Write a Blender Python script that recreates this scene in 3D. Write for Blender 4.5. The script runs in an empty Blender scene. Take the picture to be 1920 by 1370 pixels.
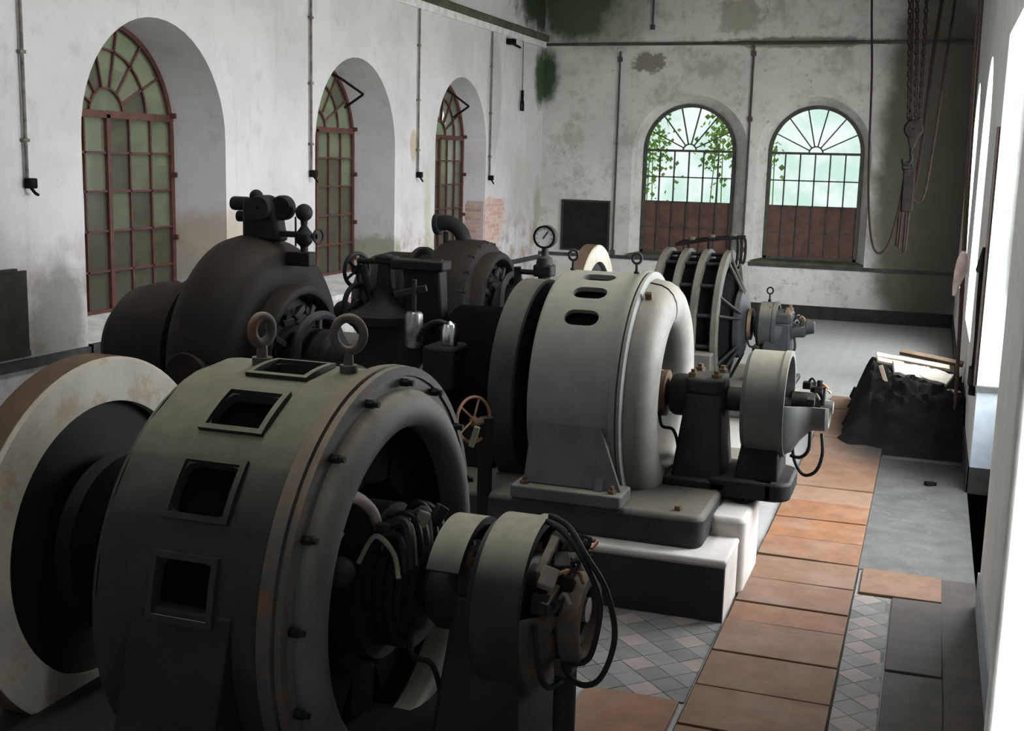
import bpy, bmesh, math, random
from mathutils import Vector, Matrix
PI = math.pi
random.seed(7)
SC = bpy.context.scene
COL = SC.collection

# ------------------------------------------------------------------ camera
cam_d = bpy.data.cameras.new('camera')
cam = bpy.data.objects.new('camera', cam_d)
COL.objects.link(cam)
YAW, PITCH, ROLL, FPX = 0.33672, 0.17044, 0.02658, 2222.2
fw = Vector((-math.sin(YAW) * math.cos(PITCH), math.cos(YAW) * math.cos(PITCH), -math.sin(PITCH)))
rt = Vector((math.cos(YAW), math.sin(YAW), 0)); up = rt.cross(fw)
r2 = rt * math.cos(ROLL) + up * math.sin(ROLL)
u2 = -rt * math.sin(ROLL) + up * math.cos(ROLL)
cam.matrix_world = Matrix(((r2.x, u2.x, -fw.x, 0), (r2.y, u2.y, -fw.y, 0), (r2.z, u2.z, -fw.z, 2.8), (0, 0, 0, 1)))
cam_d.sensor_width = 36.0; cam_d.sensor_fit = 'HORIZONTAL'
cam_d.lens = FPX / 1920 * 36.0
cam_d.clip_start = 0.05; cam_d.clip_end = 300
SC.camera = cam

# ------------------------------------------------------------------ world and daylight
SKY = 9.0
W = bpy.data.worlds.new('overcast_sky'); SC.world = W; W.use_nodes = True
bgn = W.node_tree.nodes['Background']
bgn.inputs[0].default_value = (0.93, 0.97, 1.0, 1); bgn.inputs[1].default_value = SKY
def portal(name, loc, rot, sx, sy):
    d = bpy.data.lights.new(name, 'AREA'); d.shape = 'RECTANGLE'; d.size = sx; d.size_y = sy
    d.cycles.is_portal = True
    o = bpy.data.objects.new(name, d); COL.objects.link(o); o.location = loc; o.rotation_euler = rot
portal('daylight_portal', (1.03, 9.5, 2.46), (0, PI / 2, 0), 2.98, 3.0)
portal('daylight_portal', (1.0, 14.75, 2.55), (0, PI / 2, 0), 3.2, 2.3)
portal('daylight_portal', (1.0, 19.0, 2.55), (0, PI / 2, 0), 3.2, 2.3)
portal('daylight_portal', (-4.55, 23.45, 2.9), (-PI / 2, 0, 0), 1.8, 2.2)
portal('daylight_portal', (-2.19, 23.45, 2.9), (-PI / 2, 0, 0), 1.8, 2.2)
portal('daylight_portal', (-4.9, -0.93, 5.65), (PI / 2, 0, 0), 2.4, 2.3)  # portals of the two added front windows
portal('daylight_portal', (-2.0, -0.93, 5.65), (PI / 2, 0, 0), 2.4, 2.3)
portal('daylight_portal', (-3.05, 8.0, 7.52), (0, 0, 0), 0.9, 11.0)  # portal of the added skylight
portal('daylight_portal', (1.03, 1.05, 2.58), (0, PI / 2, 0), 1.45, 0.76)  # portal of the added near opening
SC.view_settings.view_transform = 'Standard'
SC.view_settings.look = 'None'
SC.view_settings.gamma = 1.0
SC.view_settings.use_curve_mapping = False
SC.view_settings.exposure = 1.12
SC.cycles.use_denoising = True
SC.cycles.max_bounces = 10
SC.cycles.diffuse_bounces = 6
SC.cycles.transparent_max_bounces = 16
SC.cycles.sample_clamp_indirect = 12
SC.cycles.caustics_reflective = False
SC.cycles.caustics_refractive = False

# ------------------------------------------------------------------ materials
class NT:
    def __init__(s, name):
        s.m = bpy.data.materials.new(name); s.m.use_nodes = True
        s.t = s.m.node_tree; s.t.nodes.clear()
        s.out = s.n('ShaderNodeOutputMaterial')
    def n(s, ty, **kw):
        nd = s.t.nodes.new(ty)
        for k, v in kw.items(): setattr(nd, k, v)
        return nd
    def l(s, a, b): s.t.links.new(a, b)
    def pos(s): return s.n('ShaderNodeNewGeometry').outputs['Position']
    def noise(s, scale, detail=4, rough=0.55, stretch=None, dist=0.0):
        nz = s.n('ShaderNodeTexNoise'); nz.inputs['Scale'].default_value = scale
        nz.inputs['Detail'].default_value = detail; nz.inputs['Roughness'].default_value = rough
        nz.inputs['Distortion'].default_value = dist
        p = s.pos()
        if stretch:
            mp = s.n('ShaderNodeMapping'); mp.inputs['Scale'].default_value = stretch
            s.l(p, mp.inputs['Vector']); p = mp.outputs[0]
        s.l(p, nz.inputs['Vector'])
        return nz.outputs[0]
    def ramp(s, v, a, b):
        r = s.n('ShaderNodeMapRange'); r.clamp = True; r.interpolation_type = 'SMOOTHSTEP'
        r.inputs[1].default_value = a; r.inputs[2].default_value = b
        s.l(v, r.inputs[0]); return r.outputs[0]
    def math(s, op, a, b=None):
        m = s.n('ShaderNodeMath', operation=op)
        for i, v in enumerate((a, b)):
            if v is None: continue
            if isinstance(v, (int, float)): m.inputs[i].default_value = v
            else: s.l(v, m.inputs[i])
        return m.outputs[0]
    def mix(s, f, a, b):
        m = s.n('ShaderNodeMix', data_type='RGBA')
        for i, v in ((0, f), (6, a), (7, b)):
            if isinstance(v, (int, float)): m.inputs[i].default_value = v
            elif isinstance(v, tuple): m.inputs[i].default_value = (*v, 1)
            else: s.l(v, m.inputs[i])
        return m.outputs[2]
    def blob(s, c, rad, e0=0.7, e1=1.1, nscale=2.0, namp=0.8):
        """soft ellipsoid mask with ragged edge, at a world position"""
        mp = s.n('ShaderNodeMapping', vector_type='POINT')
        mp.inputs['Scale'].default_value = (1 / rad[0], 1 / rad[1], 1 / rad[2])
        mp.inputs['Location'].default_value = (-c[0] / rad[0], -c[1] / rad[1], -c[2] / rad[2])
        s.l(s.pos(), mp.inputs['Vector'])
        ln = s.n('ShaderNodeVectorMath', operation='LENGTH'); s.l(mp.outputs[0], ln.inputs[0])
        nz = s.noise(nscale, 5, 0.65)
        k = s.math('ADD', ln.outputs['Value'], s.math('MULTIPLY', s.math('SUBTRACT', nz, 0.5), namp))
        return s.math('SUBTRACT', 1.0, s.ramp(k, e0, e1))
    def z(s):
        sp = s.n('ShaderNodeSeparateXYZ'); s.l(s.pos(), sp.inputs[0]); return sp.outputs[2]
    def upness(s):
        sp = s.n('ShaderNodeSeparateXYZ'); s.l(s.n('ShaderNodeNewGeometry').outputs['Normal'], sp.inputs[0]); return sp.outputs[2]
    def fin(s, col, rough=0.6, metal=0.0, bump=None, bstr=0.2, bdist=0.01, spec=0.5):
        b = s.n('ShaderNodeBsdfPrincipled')
        for k, v in (('Base Color', col), ('Roughness', rough), ('Metallic', metal)):
            if isinstance(v, (int, float)): b.inputs[k].default_value = v
            elif isinstance(v, tuple): b.inputs[k].default_value = (*v, 1)
            else: s.l(v, b.inputs[k])
        b.inputs['Specular IOR Level'].default_value = spec
        if bump is not None:
            bp = s.n('ShaderNodeBump'); bp.inputs['Strength'].default_value = bstr; bp.inputs['Distance'].default_value = bdist
            s.l(bump, bp.inputs['Height']); s.l(bp.outputs[0], b.inputs['Normal'])
        s.l(b.outputs[0], s.out.inputs[0]); return s.m

def paint(name, base, alt, rough=0.6, metal=0.0, dust=None, dusta=0.75, rust=None, scale=5, rustamt=(0.6, 0.75), d0=0.25, d1=0.95):
    t = NT(name)
    c = t.mix(t.ramp(t.noise(scale, 6, 0.65), 0.35, 0.65), base, alt)
    if rust: c = t.mix(t.ramp(t.noise(scale * 1.7, 6, 0.7), *rustamt), c, rust)
    r = rough
    if dust:
        f = t.math('MULTIPLY', t.ramp(t.upness(), d0, d1), t.math('ADD', 0.45, t.math('MULTIPLY', t.noise(14, 5, 0.7), 0.8)))
        f = t.math('MINIMUM', t.math('MULTIPLY', f, dusta), 1.0)
        c = t.mix(f, c, dust)
    return t.fin(c, r, metal, t.noise(60, 4, 0.6), 0.12, 0.004, 0.18)

def wall_mat(name, base, grime, kind):
    t = NT(name)
    c = t.mix(t.ramp(t.noise(0.9, 6, 0.6), 0.38, 0.68), base, tuple(v * 0.86 for v in base))
    c = t.mix(t.math('MULTIPLY', t.ramp(t.noise(3.2, 8, 0.72), 0.52, 0.72), 0.45 if kind != 'left' else 0.34), c, grime)
    c = t.mix(t.math('MULTIPLY', t.ramp(t.noise(5, 5, 0.7, (1, 1, 0.12)), 0.55, 0.75), 0.3), c, grime)
    if kind == 'left':
        # brown damp low on the piers, green algae, moss in the corner, plaster loss
        low = t.math('MULTIPLY', t.math('SUBTRACT', 1.0, t.ramp(t.z(), 1.2, 2.3)), t.ramp(t.noise(2.1, 6, 0.7), 0.46, 0.62))
        c = t.mix(t.math('MULTIPLY', low, 0.75), c, (0.30, 0.24, 0.17))
        c = t.mix(t.math('MULTIPLY', t.blob((-7.54, 8.85, 1.25), (2, 0.45, 0.7), 0.5, 1.1, 3, 1.0), 0.7), c, (0.16, 0.15, 0.12))
        c = t.mix(t.math('MULTIPLY', t.blob((-7.7, 11.7, 1.75), (1.2, 0.5, 0.5), 0.5, 1.1, 3, 1.0), 0.6), c, (0.36, 0.27, 0.17))
        c = t.mix(t.math('MULTIPLY', t.blob((-7.7, 11.6, 1.15), (1.2, 0.6, 0.6), 0.5, 1.1, 3, 1.0), 0.5), c, (0.28, 0.28, 0.24))
        c = t.mix(t.math('MULTIPLY', t.blob((-7.7, 16.0, 1.45), (1.2, 0.45, 0.25), 0.5, 1.0, 6, 1.4), 0.6), c, (0.17, 0.20, 0.08))
        c = t.mix(t.math('MULTIPLY', t.blob((-7.54, 17.3, 1.9), (1, 0.16, 0.9), 0.4, 1.1, 5, 1.2), 0.5), c, (0.34, 0.38, 0.20))
        c = t.mix(t.math('MULTIPLY', t.blob((-7.54, 16.75, 3.0), (1, 0.17, 0.3), 0.7, 0.9, 4, 0.4), 0.75), c, (0.42, 0.33, 0.22))
        c = t.mix(t.math('MULTIPLY', t.blob((-7.54, 20.2, 3.9), (1, 0.42, 1.3), 0.7, 1.0, 1.5, 0.4), 0.45), c, (0.30, 0.30, 0.28))
        c = t.mix(t.math('MULTIPLY', t.blob((-7.54, 17.2, 5.3), (1, 1.2, 0.25), 0.5, 1.1, 5, 1.0), 0.8), c, (0.12, 0.14, 0.06))
        c = t.mix(t.blob((-7.54, 22.5, 6.3), (1.2, 1.9, 1.25), 0.6, 1.05, 3, 0.8), c, (0.025, 0.04, 0.02))
        c = t.mix(t.blob((-7.54, 22.8, 4.45), (1.2, 0.45, 0.7), 0.5, 1.05, 4, 0.8), c, (0.05, 0.08, 0.04))
        c = t.mix(t.math('MULTIPLY', t.blob((-7.54, 21.8, 2.3), (1, 0.9, 0.9), 0.3, 1.0, 3, 1.2), 0.4), c, (0.36, 0.36, 0.26))
        c = t.mix(t.math('MULTIPLY', t.blob((-7.54, 22.8, 1.9), (1, 0.35, 0.7), 0.4, 1.0, 5, 1.2), 0.6), c, (0.20, 0.25, 0.11))
    if kind == 'back':
        c = t.mix(t.math('MULTIPLY', t.ramp(t.noise(1.4, 8, 0.75), 0.5, 0.64), 0.5), c, (0.27, 0.25, 0.20))
        c = t.mix(t.math('MULTIPLY', t.ramp(t.noise(6.5, 8, 0.75), 0.58, 0.70), 0.6), c, (0.15, 0.13, 0.10))
        c = t.mix(t.blob((-6.9, 23, 6.0), (1.0, 1.2, 1.0), 0.6, 1.05, 3.5, 0.7), c, (0.025, 0.042, 0.02))
        c = t.mix(t.math('MULTIPLY', t.blob((-6.4, 23, 5.7), (1.6, 1.2, 1.0), 0.4, 1.05, 2.5, 0.9), 0.6), c, (0.10, 0.13, 0.08))
        c = t.mix(t.blob((-7.5, 23, 4.5), (0.32, 1.2, 0.65), 0.5, 1.05, 4, 0.8), c, (0.05, 0.085, 0.045))
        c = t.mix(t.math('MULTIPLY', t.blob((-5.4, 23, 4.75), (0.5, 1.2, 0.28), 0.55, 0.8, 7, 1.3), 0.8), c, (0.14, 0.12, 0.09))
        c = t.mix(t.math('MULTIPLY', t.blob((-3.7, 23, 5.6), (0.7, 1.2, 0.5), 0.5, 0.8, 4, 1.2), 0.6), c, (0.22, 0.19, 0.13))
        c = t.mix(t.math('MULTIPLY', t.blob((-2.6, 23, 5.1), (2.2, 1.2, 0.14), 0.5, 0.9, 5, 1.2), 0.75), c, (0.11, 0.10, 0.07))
        c = t.mix(t.math('MULTIPLY', t.blob((-0.15, 23, 2.9), (1.0, 1.2, 4.2), 0.75, 1.15, 1.2, 0.5), 0.92), c, (0.095, 0.09, 0.06))  # weaker light in the right corner put into the wall colour
    return t.fin(c, 0.9, 0, t.noise(18, 8, 0.7), 0.35, 0.012, 0.2)

M = {}
M['wall_left'] = wall_mat('limewash_left', (0.62, 0.585, 0.60), (0.33, 0.305, 0.29), 'left')
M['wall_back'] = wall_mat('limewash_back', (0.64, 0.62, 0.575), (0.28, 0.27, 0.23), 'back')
M['wall_right'] = wall_mat('limewash_right', (0.70, 0.70, 0.69), (0.40, 0.39, 0.36), 'right')
def simple(name, base, alt, rough=0.7, scale=6, metal=0.0, bump=40, bs=0.15, spec=0.2):
    t = NT(name)
    c = t.mix(t.ramp(t.noise(scale, 6, 0.65), 0.35, 0.68), base, alt)
    return t.fin(c, rough, metal, t.noise(bump, 5, 0.6), bs, 0.006, spec)
M['dado'] = simple('dark_dado_paint', (0.035, 0.04, 0.038), (0.07, 0.075, 0.07), 0.6)
M['skirting'] = simple('black_skirting', (0.018, 0.020, 0.018), (0.035, 0.036, 0.03), 0.6)
M['jamb_low'] = simple('dim_grey_blue', (0.36, 0.40, 0.44), (0.28, 0.31, 0.35), 0.5, 3)  # dimmer light on the lower doorway jamb put into a grey-blue
M['sill'] = simple('white_sill', (0.74, 0.71, 0.70), (0.55, 0.52, 0.50), 0.8)
M['ceiling'] = simple('dark_roof_boards', (0.10, 0.085, 0.06), (0.06, 0.05, 0.04), 0.9)
M['ledge'] = simple('dirty_ledge', (0.05, 0.055, 0.035), (0.10, 0.10, 0.07), 0.9, 3)
M['pipe'] = simple('weathered_conduit', (0.22, 0.20, 0.17), (0.10, 0.09, 0.08), 0.7, 10)
M['hook'] = simple('dark_iron', (0.009, 0.008, 0.0075), (0.016, 0.013, 0.011), 0.75, 12, spec=0.04)
M['redframe'] = simple('red_oxide_frame', (0.115, 0.045, 0.038), (0.07, 0.032, 0.027), 0.6, 9)
M['greenframe'] = simple('dark_green_frame', (0.045, 0.052, 0.042), (0.09, 0.08, 0.06), 0.6, 9)
M['brick'] = simple('weathered_brick', (0.56, 0.36, 0.31), (0.48, 0.30, 0.26), 0.9, 9)
M['brick_b'] = simple('weathered_brick_pale', (0.62, 0.45, 0.40), (0.54, 0.38, 0.33), 0.9, 9)
M['mortar'] = simple('old_mortar', (0.60, 0.49, 0.45), (0.52, 0.42, 0.38), 0.9, 9)
M['board'] = simple('blackened_board', (0.012, 0.014, 0.013), (0.022, 0.022, 0.02), 0.85, 6, spec=0.1)
M['boardbrown'] = simple('dark_olive_board', (0.030, 0.028, 0.020), (0.045, 0.04, 0.03), 0.7, 6, spec=0.15)
DUST = (0.30, 0.285, 0.235)
M['gen'] = paint('generator_grey_dark', (0.018, 0.020, 0.021), (0.026, 0.028, 0.028), 0.6, 0, (0.30, 0.28, 0.20), 0.95, d0=0.45, d1=1.0)
M['exc1'] = paint('dusty_exciter_shell', (0.022, 0.024, 0.025), (0.032, 0.033, 0.033), 0.6, 0, (0.46, 0.425, 0.33), 1.0, d0=0.45, d1=1.0)
M['gen_trim'] = paint('generator_shield_grey', (0.050, 0.050, 0.054), (0.07, 0.066, 0.062), 0.55, 0, (0.33, 0.26, 0.19), 0.9, (0.12, 0.066, 0.036), 7, (0.48, 0.66))
M['gen_shield'] = paint('generator_mouth_lit_grey', (0.085, 0.083, 0.082), (0.11, 0.105, 0.10), 0.55, 0, (0.42, 0.375, 0.30), 0.95, d0=0.1)  # lighter than the flange, so the mouth's shading contrast is painted in
M['exc2'] = paint('exciter_two_grey', (0.075, 0.082, 0.084), (0.10, 0.103, 0.10), 0.55, 0, (0.33, 0.30, 0.24), 0.9, d0=0.1)
M['gen_foot_shade'] = paint('generator_foot_shaded', (0.075, 0.083, 0.086), (0.095, 0.10, 0.10), 0.6, 0, (0.22, 0.205, 0.165), 0.9, d0=0.5)  # lack of light on the feet put into a darker colour
M['gen_b'] = paint('generator_grey_light', (0.165, 0.171, 0.170), (0.205, 0.208, 0.198), 0.55, 0, (0.36, 0.335, 0.27), 0.95, d0=0.15)
M['gen_b_shield'] = paint('cream_end_shield', (0.21, 0.20, 0.182), (0.17, 0.163, 0.15), 0.5, 0, (0.27, 0.24, 0.19), 0.7, (0.20, 0.15, 0.10), 6, (0.66, 0.80))
M['gen_c'] = paint('generator_khaki', (0.05, 0.049, 0.042), (0.075, 0.072, 0.06), 0.6, 0, (0.16, 0.145, 0.115), 0.8)
M['black'] = paint('black_machine_iron', (0.008, 0.0085, 0.009), (0.013, 0.013, 0.013), 0.6, 0.0, (0.05, 0.046, 0.04), 0.35)
M['darkgrey'] = paint('dark_grey_iron', (0.016, 0.019, 0.022), (0.025, 0.028, 0.030), 0.6, 0.0, (0.10, 0.09, 0.07), 0.6)
M['casing'] = paint('rusty_turbine_casing', (0.008, 0.007, 0.0063), (0.012, 0.0095, 0.008), 0.65, 0.0, (0.042, 0.031, 0.020), 0.75, (0.03, 0.015, 0.010), 4, (0.55, 0.72))
M['void'] = simple('deep_shade_black', (0.003, 0.0032, 0.0035), (0.005, 0.005, 0.005), 0.9, 8, spec=0.03)
def flymat():
    t = NT('flywheel_offwhite')
    c = t.mix(t.ramp(t.noise(4, 6, 0.6), 0.35, 0.65), (0.62, 0.57, 0.47), (0.50, 0.46, 0.39))
    c = t.mix(t.math('MULTIPLY', t.ramp(t.noise(5.5, 7, 0.7), 0.50, 0.64), 0.6), c, (0.40, 0.25, 0.12))
    c = t.mix(t.math('MULTIPLY', t.ramp(t.upness(), 0.3, 0.9), 0.5), c, (0.30, 0.19, 0.11))
    return t.fin(c, 0.5, 0, t.noise(50), 0.1, 0.004)
M['flywheel'] = flymat()
M['rim_rust'] = simple('rusty_rim', (0.10, 0.066, 0.042), (0.15, 0.10, 0.064), 0.75, 6)
M['steel'] = simple('worn_steel', (0.42, 0.42, 0.43), (0.25, 0.24, 0.23), 0.35, 10, 0.8)
M['chrome'] = simple('polished_metal', (0.75, 0.75, 0.78), (0.60, 0.60, 0.62), 0.18, 10, 1.0, bs=0.02)
M['copper'] = simple('dull_copper', (0.36, 0.19, 0.11), (0.25, 0.15, 0.10), 0.5, 12, 0.5)
M['pink_insul'] = simple('pale_pink_insulation', (0.40, 0.32, 0.31), (0.30, 0.24, 0.23), 0.7, 10)
M['bone'] = simple('pale_insulator', (0.26, 0.235, 0.19), (0.18, 0.16, 0.13), 0.7, 12)
M['cable'] = simple('black_rubber_cable', (0.012, 0.012, 0.013), (0.02, 0.02, 0.02), 0.6, 14)
M['glassdial'] = simple('gauge_dial_face', (0.86, 0.88, 0.86), (0.78, 0.80, 0.78), 0.5, 8)
M['brownpipe'] = simple('brown_brackets', (0.06, 0.05, 0.045), (0.10, 0.08, 0.06), 0.6, 10)
M['bedplate'] = paint('bedplate_grey', (0.026, 0.030, 0.031), (0.04, 0.041, 0.039), 0.6, 0, (0.17, 0.155, 0.125), 0.95)
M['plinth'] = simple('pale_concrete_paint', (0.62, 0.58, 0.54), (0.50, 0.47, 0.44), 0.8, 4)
M['plinth_shade'] = simple('dark_plinth_shade', (0.018, 0.023, 0.028), (0.027, 0.031, 0.034), 0.6, 4)  # unlit side of the plinth put into a near-black colour
PL = [((0.37, 0.22, 0.145), (0.30, 0.18, 0.12)), ((0.37, 0.205, 0.125), (0.27, 0.155, 0.10)), ((0.34, 0.22, 0.16), (0.27, 0.175, 0.125)), ((0.31, 0.20, 0.14), (0.245, 0.16, 0.12)), ((0.40, 0.205, 0.105), (0.29, 0.15, 0.085)), ((0.42, 0.29, 0.215), (0.34, 0.23, 0.17))]
for i, (a, b) in enumerate(PL):
    t = NT('rusty_cover_plate_%s' % 'abcdef'[i]); k = 0.52
    c = t.mix(t.ramp(t.noise(7, 6, 0.65), 0.35, 0.68), (a[0] * k * 1.12, a[1] * k * .98, a[2] * k * .86), (b[0] * k * 1.12, b[1] * k * .98, b[2] * k * .86))
    c = t.mix(t.math('MULTIPLY', t.ramp(t.noise(22, 7, 0.75), 0.48, 0.68), 0.45), c, (0.10, 0.075, 0.06))
    c = t.mix(t.math('MULTIPLY', t.ramp(t.noise(2.3, 5, 0.6), 0.45, 0.7), 0.35), c, (0.25, 0.19, 0.145))
    c = t.mix(t.math('MULTIPLY', t.blob((0.05, 13.3, 0), (0.95, 2.0, 1), 0.65, 1.2, 1.2, 0.4), 0.95), c, (0.016, 0.014, 0.012))  # heap's shadow and dark stain painted into the plates
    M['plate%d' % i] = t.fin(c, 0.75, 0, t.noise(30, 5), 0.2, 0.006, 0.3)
M['plate_dark'] = simple('dark_floor_shade', (0.075, 0.062, 0.056), (0.055, 0.047, 0.043), 0.65, 5)
M['trench'] = simple('black_trench_bed', (0.02, 0.018, 0.016), (0.03, 0.027, 0.024), 0.9, 5)
M['tilebed'] = simple('grey_tile_mortar', (0.13, 0.128, 0.122), (0.105, 0.103, 0.098), 0.8, 5)
t = NT('worn_grey_slab')
c = t.mix(t.ramp(t.noise(4, 7, 0.7), 0.36, 0.66), (0.102, 0.102, 0.10), (0.062, 0.062, 0.062))
c = t.mix(t.math('MULTIPLY', t.ramp(t.noise(16, 6, 0.7), 0.5, 0.68), 0.5), c, (0.17, 0.17, 0.165))
c = t.mix(t.math('MULTIPLY', t.blob((0.20, 12.7, 0), (0.80, 1.5, 1), 0.55, 1.25, 1.2, 0.4), 0.97), c, (0.014, 0.013, 0.011))  # heap shadow and stain darkened into the slab as well
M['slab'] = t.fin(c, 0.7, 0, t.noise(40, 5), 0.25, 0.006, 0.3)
M['tile_grey'] = simple('grey_floor_tile', (0.205, 0.203, 0.195), (0.16, 0.158, 0.152), 0.55, 5)
M['tile_dark'] = simple('green_grey_floor_tile', (0.16, 0.163, 0.152), (0.125, 0.127, 0.118), 0.55, 5)
M['tile_pink'] = simple('pinkish_floor_tile', (0.28, 0.235, 0.215), (0.23, 0.19, 0.172), 0.55, 5)
def floormat():
    t = NT('worn_tiled_floor')
    mp = t.n('ShaderNodeMapping'); mp.inputs['Rotation'].default_value = (0, 0, PI / 4)
    t.l(t.pos(), mp.inputs[0])
    ck = t.n('ShaderNodeTexChecker'); ck.inputs['Scale'].default_value = 1 / 0.13
    ck.inputs[1].default_value = (0.29, 0.285, 0.275, 1); ck.inputs[2].default_value = (0.255, 0.26, 0.255, 1)
    t.l(mp.outputs[0], ck.inputs[0])
    c = t.mix(t.ramp(t.noise(1.5, 6, 0.65), 0.38, 0.65), ck.outputs[0], (0.29, 0.29, 0.288))
    c = t.mix(t.math('MULTIPLY', t.ramp(t.noise(7, 7, 0.7), 0.5, 0.7), 0.4), c, (0.17, 0.165, 0.15))
    c = t.mix(t.math('MULTIPLY', t.blob((0.05, 12.9, 0), (0.95, 2.1, 1), 0.65, 1.2, 1.2, 0.4), 0.97), c, (0.014, 0.013, 0.011))  # floor colour darkened round the heap, shadow and stain together
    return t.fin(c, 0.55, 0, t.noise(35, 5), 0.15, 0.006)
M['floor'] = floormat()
M['rubble'] = simple('sooty_rubble', (0.006, 0.006, 0.0055), (0.012, 0.011, 0.010), 0.95, 7, spec=0.1)
M['tarp'] = simple('black_tar_paper', (0.006, 0.007, 0.007), (0.010, 0.011, 0.010), 0.8, 6, spec=0.15)
M['plank'] = simple('pale_weathered_plank', (0.66, 0.54, 0.43), (0.50, 0.39, 0.30), 0.85, 9)
M['plaster_bit'] = simple('white_plaster_slab', (0.72, 0.67, 0.60), (0.60, 0.54, 0.47), 0.9, 9)
M['chain'] = simple('rusty_chain', (0.014, 0.010, 0.009), (0.022, 0.015, 0.012), 0.8, 20, spec=0.04)
M['rope'] = simple('brown_rope', (0.075, 0.05, 0.04), (0.11, 0.078, 0.06), 0.9, 40)
M['rag'] = simple('pale_pink_rag', (0.80, 0.68, 0.63), (0.62, 0.48, 0.44), 0.95, 12)
M['shutter'] = simple('grey_shutter_paint', (0.20, 0.205, 0.20), (0.15, 0.155, 0.15), 0.6, 5)
M['leaf'] = simple('ivy_leaf', (0.50, 0.66, 0.12), (0.32, 0.52, 0.12), 0.6, 9)  # backlit glow put into the bright leaf colour
M['hill'] = simple('dark_green_bank', (0.07, 0.085, 0.04), (0.04, 0.055, 0.025), 0.95, 2)
M['ground'] = simple('outside_ground', (0.66, 0.67, 0.62), (0.55, 0.58, 0.50), 0.95, 1)
def glass(name, dirt, clear, trans=0.4, tint=None):
    t = NT(name)
    tr = t.n('ShaderNodeBsdfTransparent'); tr.inputs[0].default_value = (0.9, 0.95, 0.9, 1)
    if tint: t.l(t.mix(t.ramp(t.noise(1.6, 5, 0.6), 0.38, 0.62), tint[0], tint[1]), tr.inputs[0])
    df = t.n('ShaderNodeBsdfDiffuse'); tl = t.n('ShaderNodeBsdfTranslucent')
    c = t.mix(t.ramp(t.noise(6, 6, 0.7), 0.35, 0.7), dirt, tuple(v * 0.65 for v in dirt))
    t.l(c, df.inputs[0]); t.l(c, tl.inputs[0])
    a = t.n('ShaderNodeMixShader'); a.inputs[0].default_value = trans; t.l(df.outputs[0], a.inputs[1]); t.l(tl.outputs[0], a.inputs[2])
    gl = t.n('ShaderNodeBsdfGlossy'); gl.inputs['Roughness'].default_value = 0.15
    b = t.n('ShaderNodeMixShader'); b.inputs[0].default_value = 0.04; t.l(a.outputs[0], b.inputs[1]); t.l(gl.outputs[0], b.inputs[2])
    d = t.n('ShaderNodeMixShader'); d.inputs[0].default_value = clear; t.l(b.outputs[0], d.inputs[1]); t.l(tr.outputs[0], d.inputs[2])
    t.l(d.outputs[0], t.out.inputs[0]); return t.m
M['pane_dirty'] = glass('dirty_green_glass', (0.115, 0.12, 0.09), 0.25)
M['pane_dirtier'] = glass('brown_filmed_glass', (0.075, 0.07, 0.052), 0.18)
M['pane_clear'] = glass('dimmed_mint_back_glass', (0.10, 0.12, 0.105), 0.9, 0.4, ((0.250, 0.258, 0.252), (0.205, 0.236, 0.218)))  # mint tint dims the sky and paints in foliage haze
M['pane_sky'] = glass('sky_white_pane', (0.60, 0.66, 0.70), 0.1)  # bright sky in one pane painted as white glass
M['pane_added_front'] = glass('added_front_glass', (0.10, 0.12, 0.105), 0.9, 0.4, ((0.30, 0.31, 0.305), (0.26, 0.28, 0.27)))  # dimming glass for the added front windows
M['pane_added_roof'] = glass('added_roof_glass', (0.10, 0.12, 0.105), 0.9, 0.4, ((0.80, 0.80, 0.78), (0.72, 0.72, 0.70)))  # tinted glass for the added skylight
M['pane_boarded'] = simple('rust_boarded_pane', (0.13, 0.070, 0.055), (0.085, 0.048, 0.040), 0.8, 4)

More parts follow.
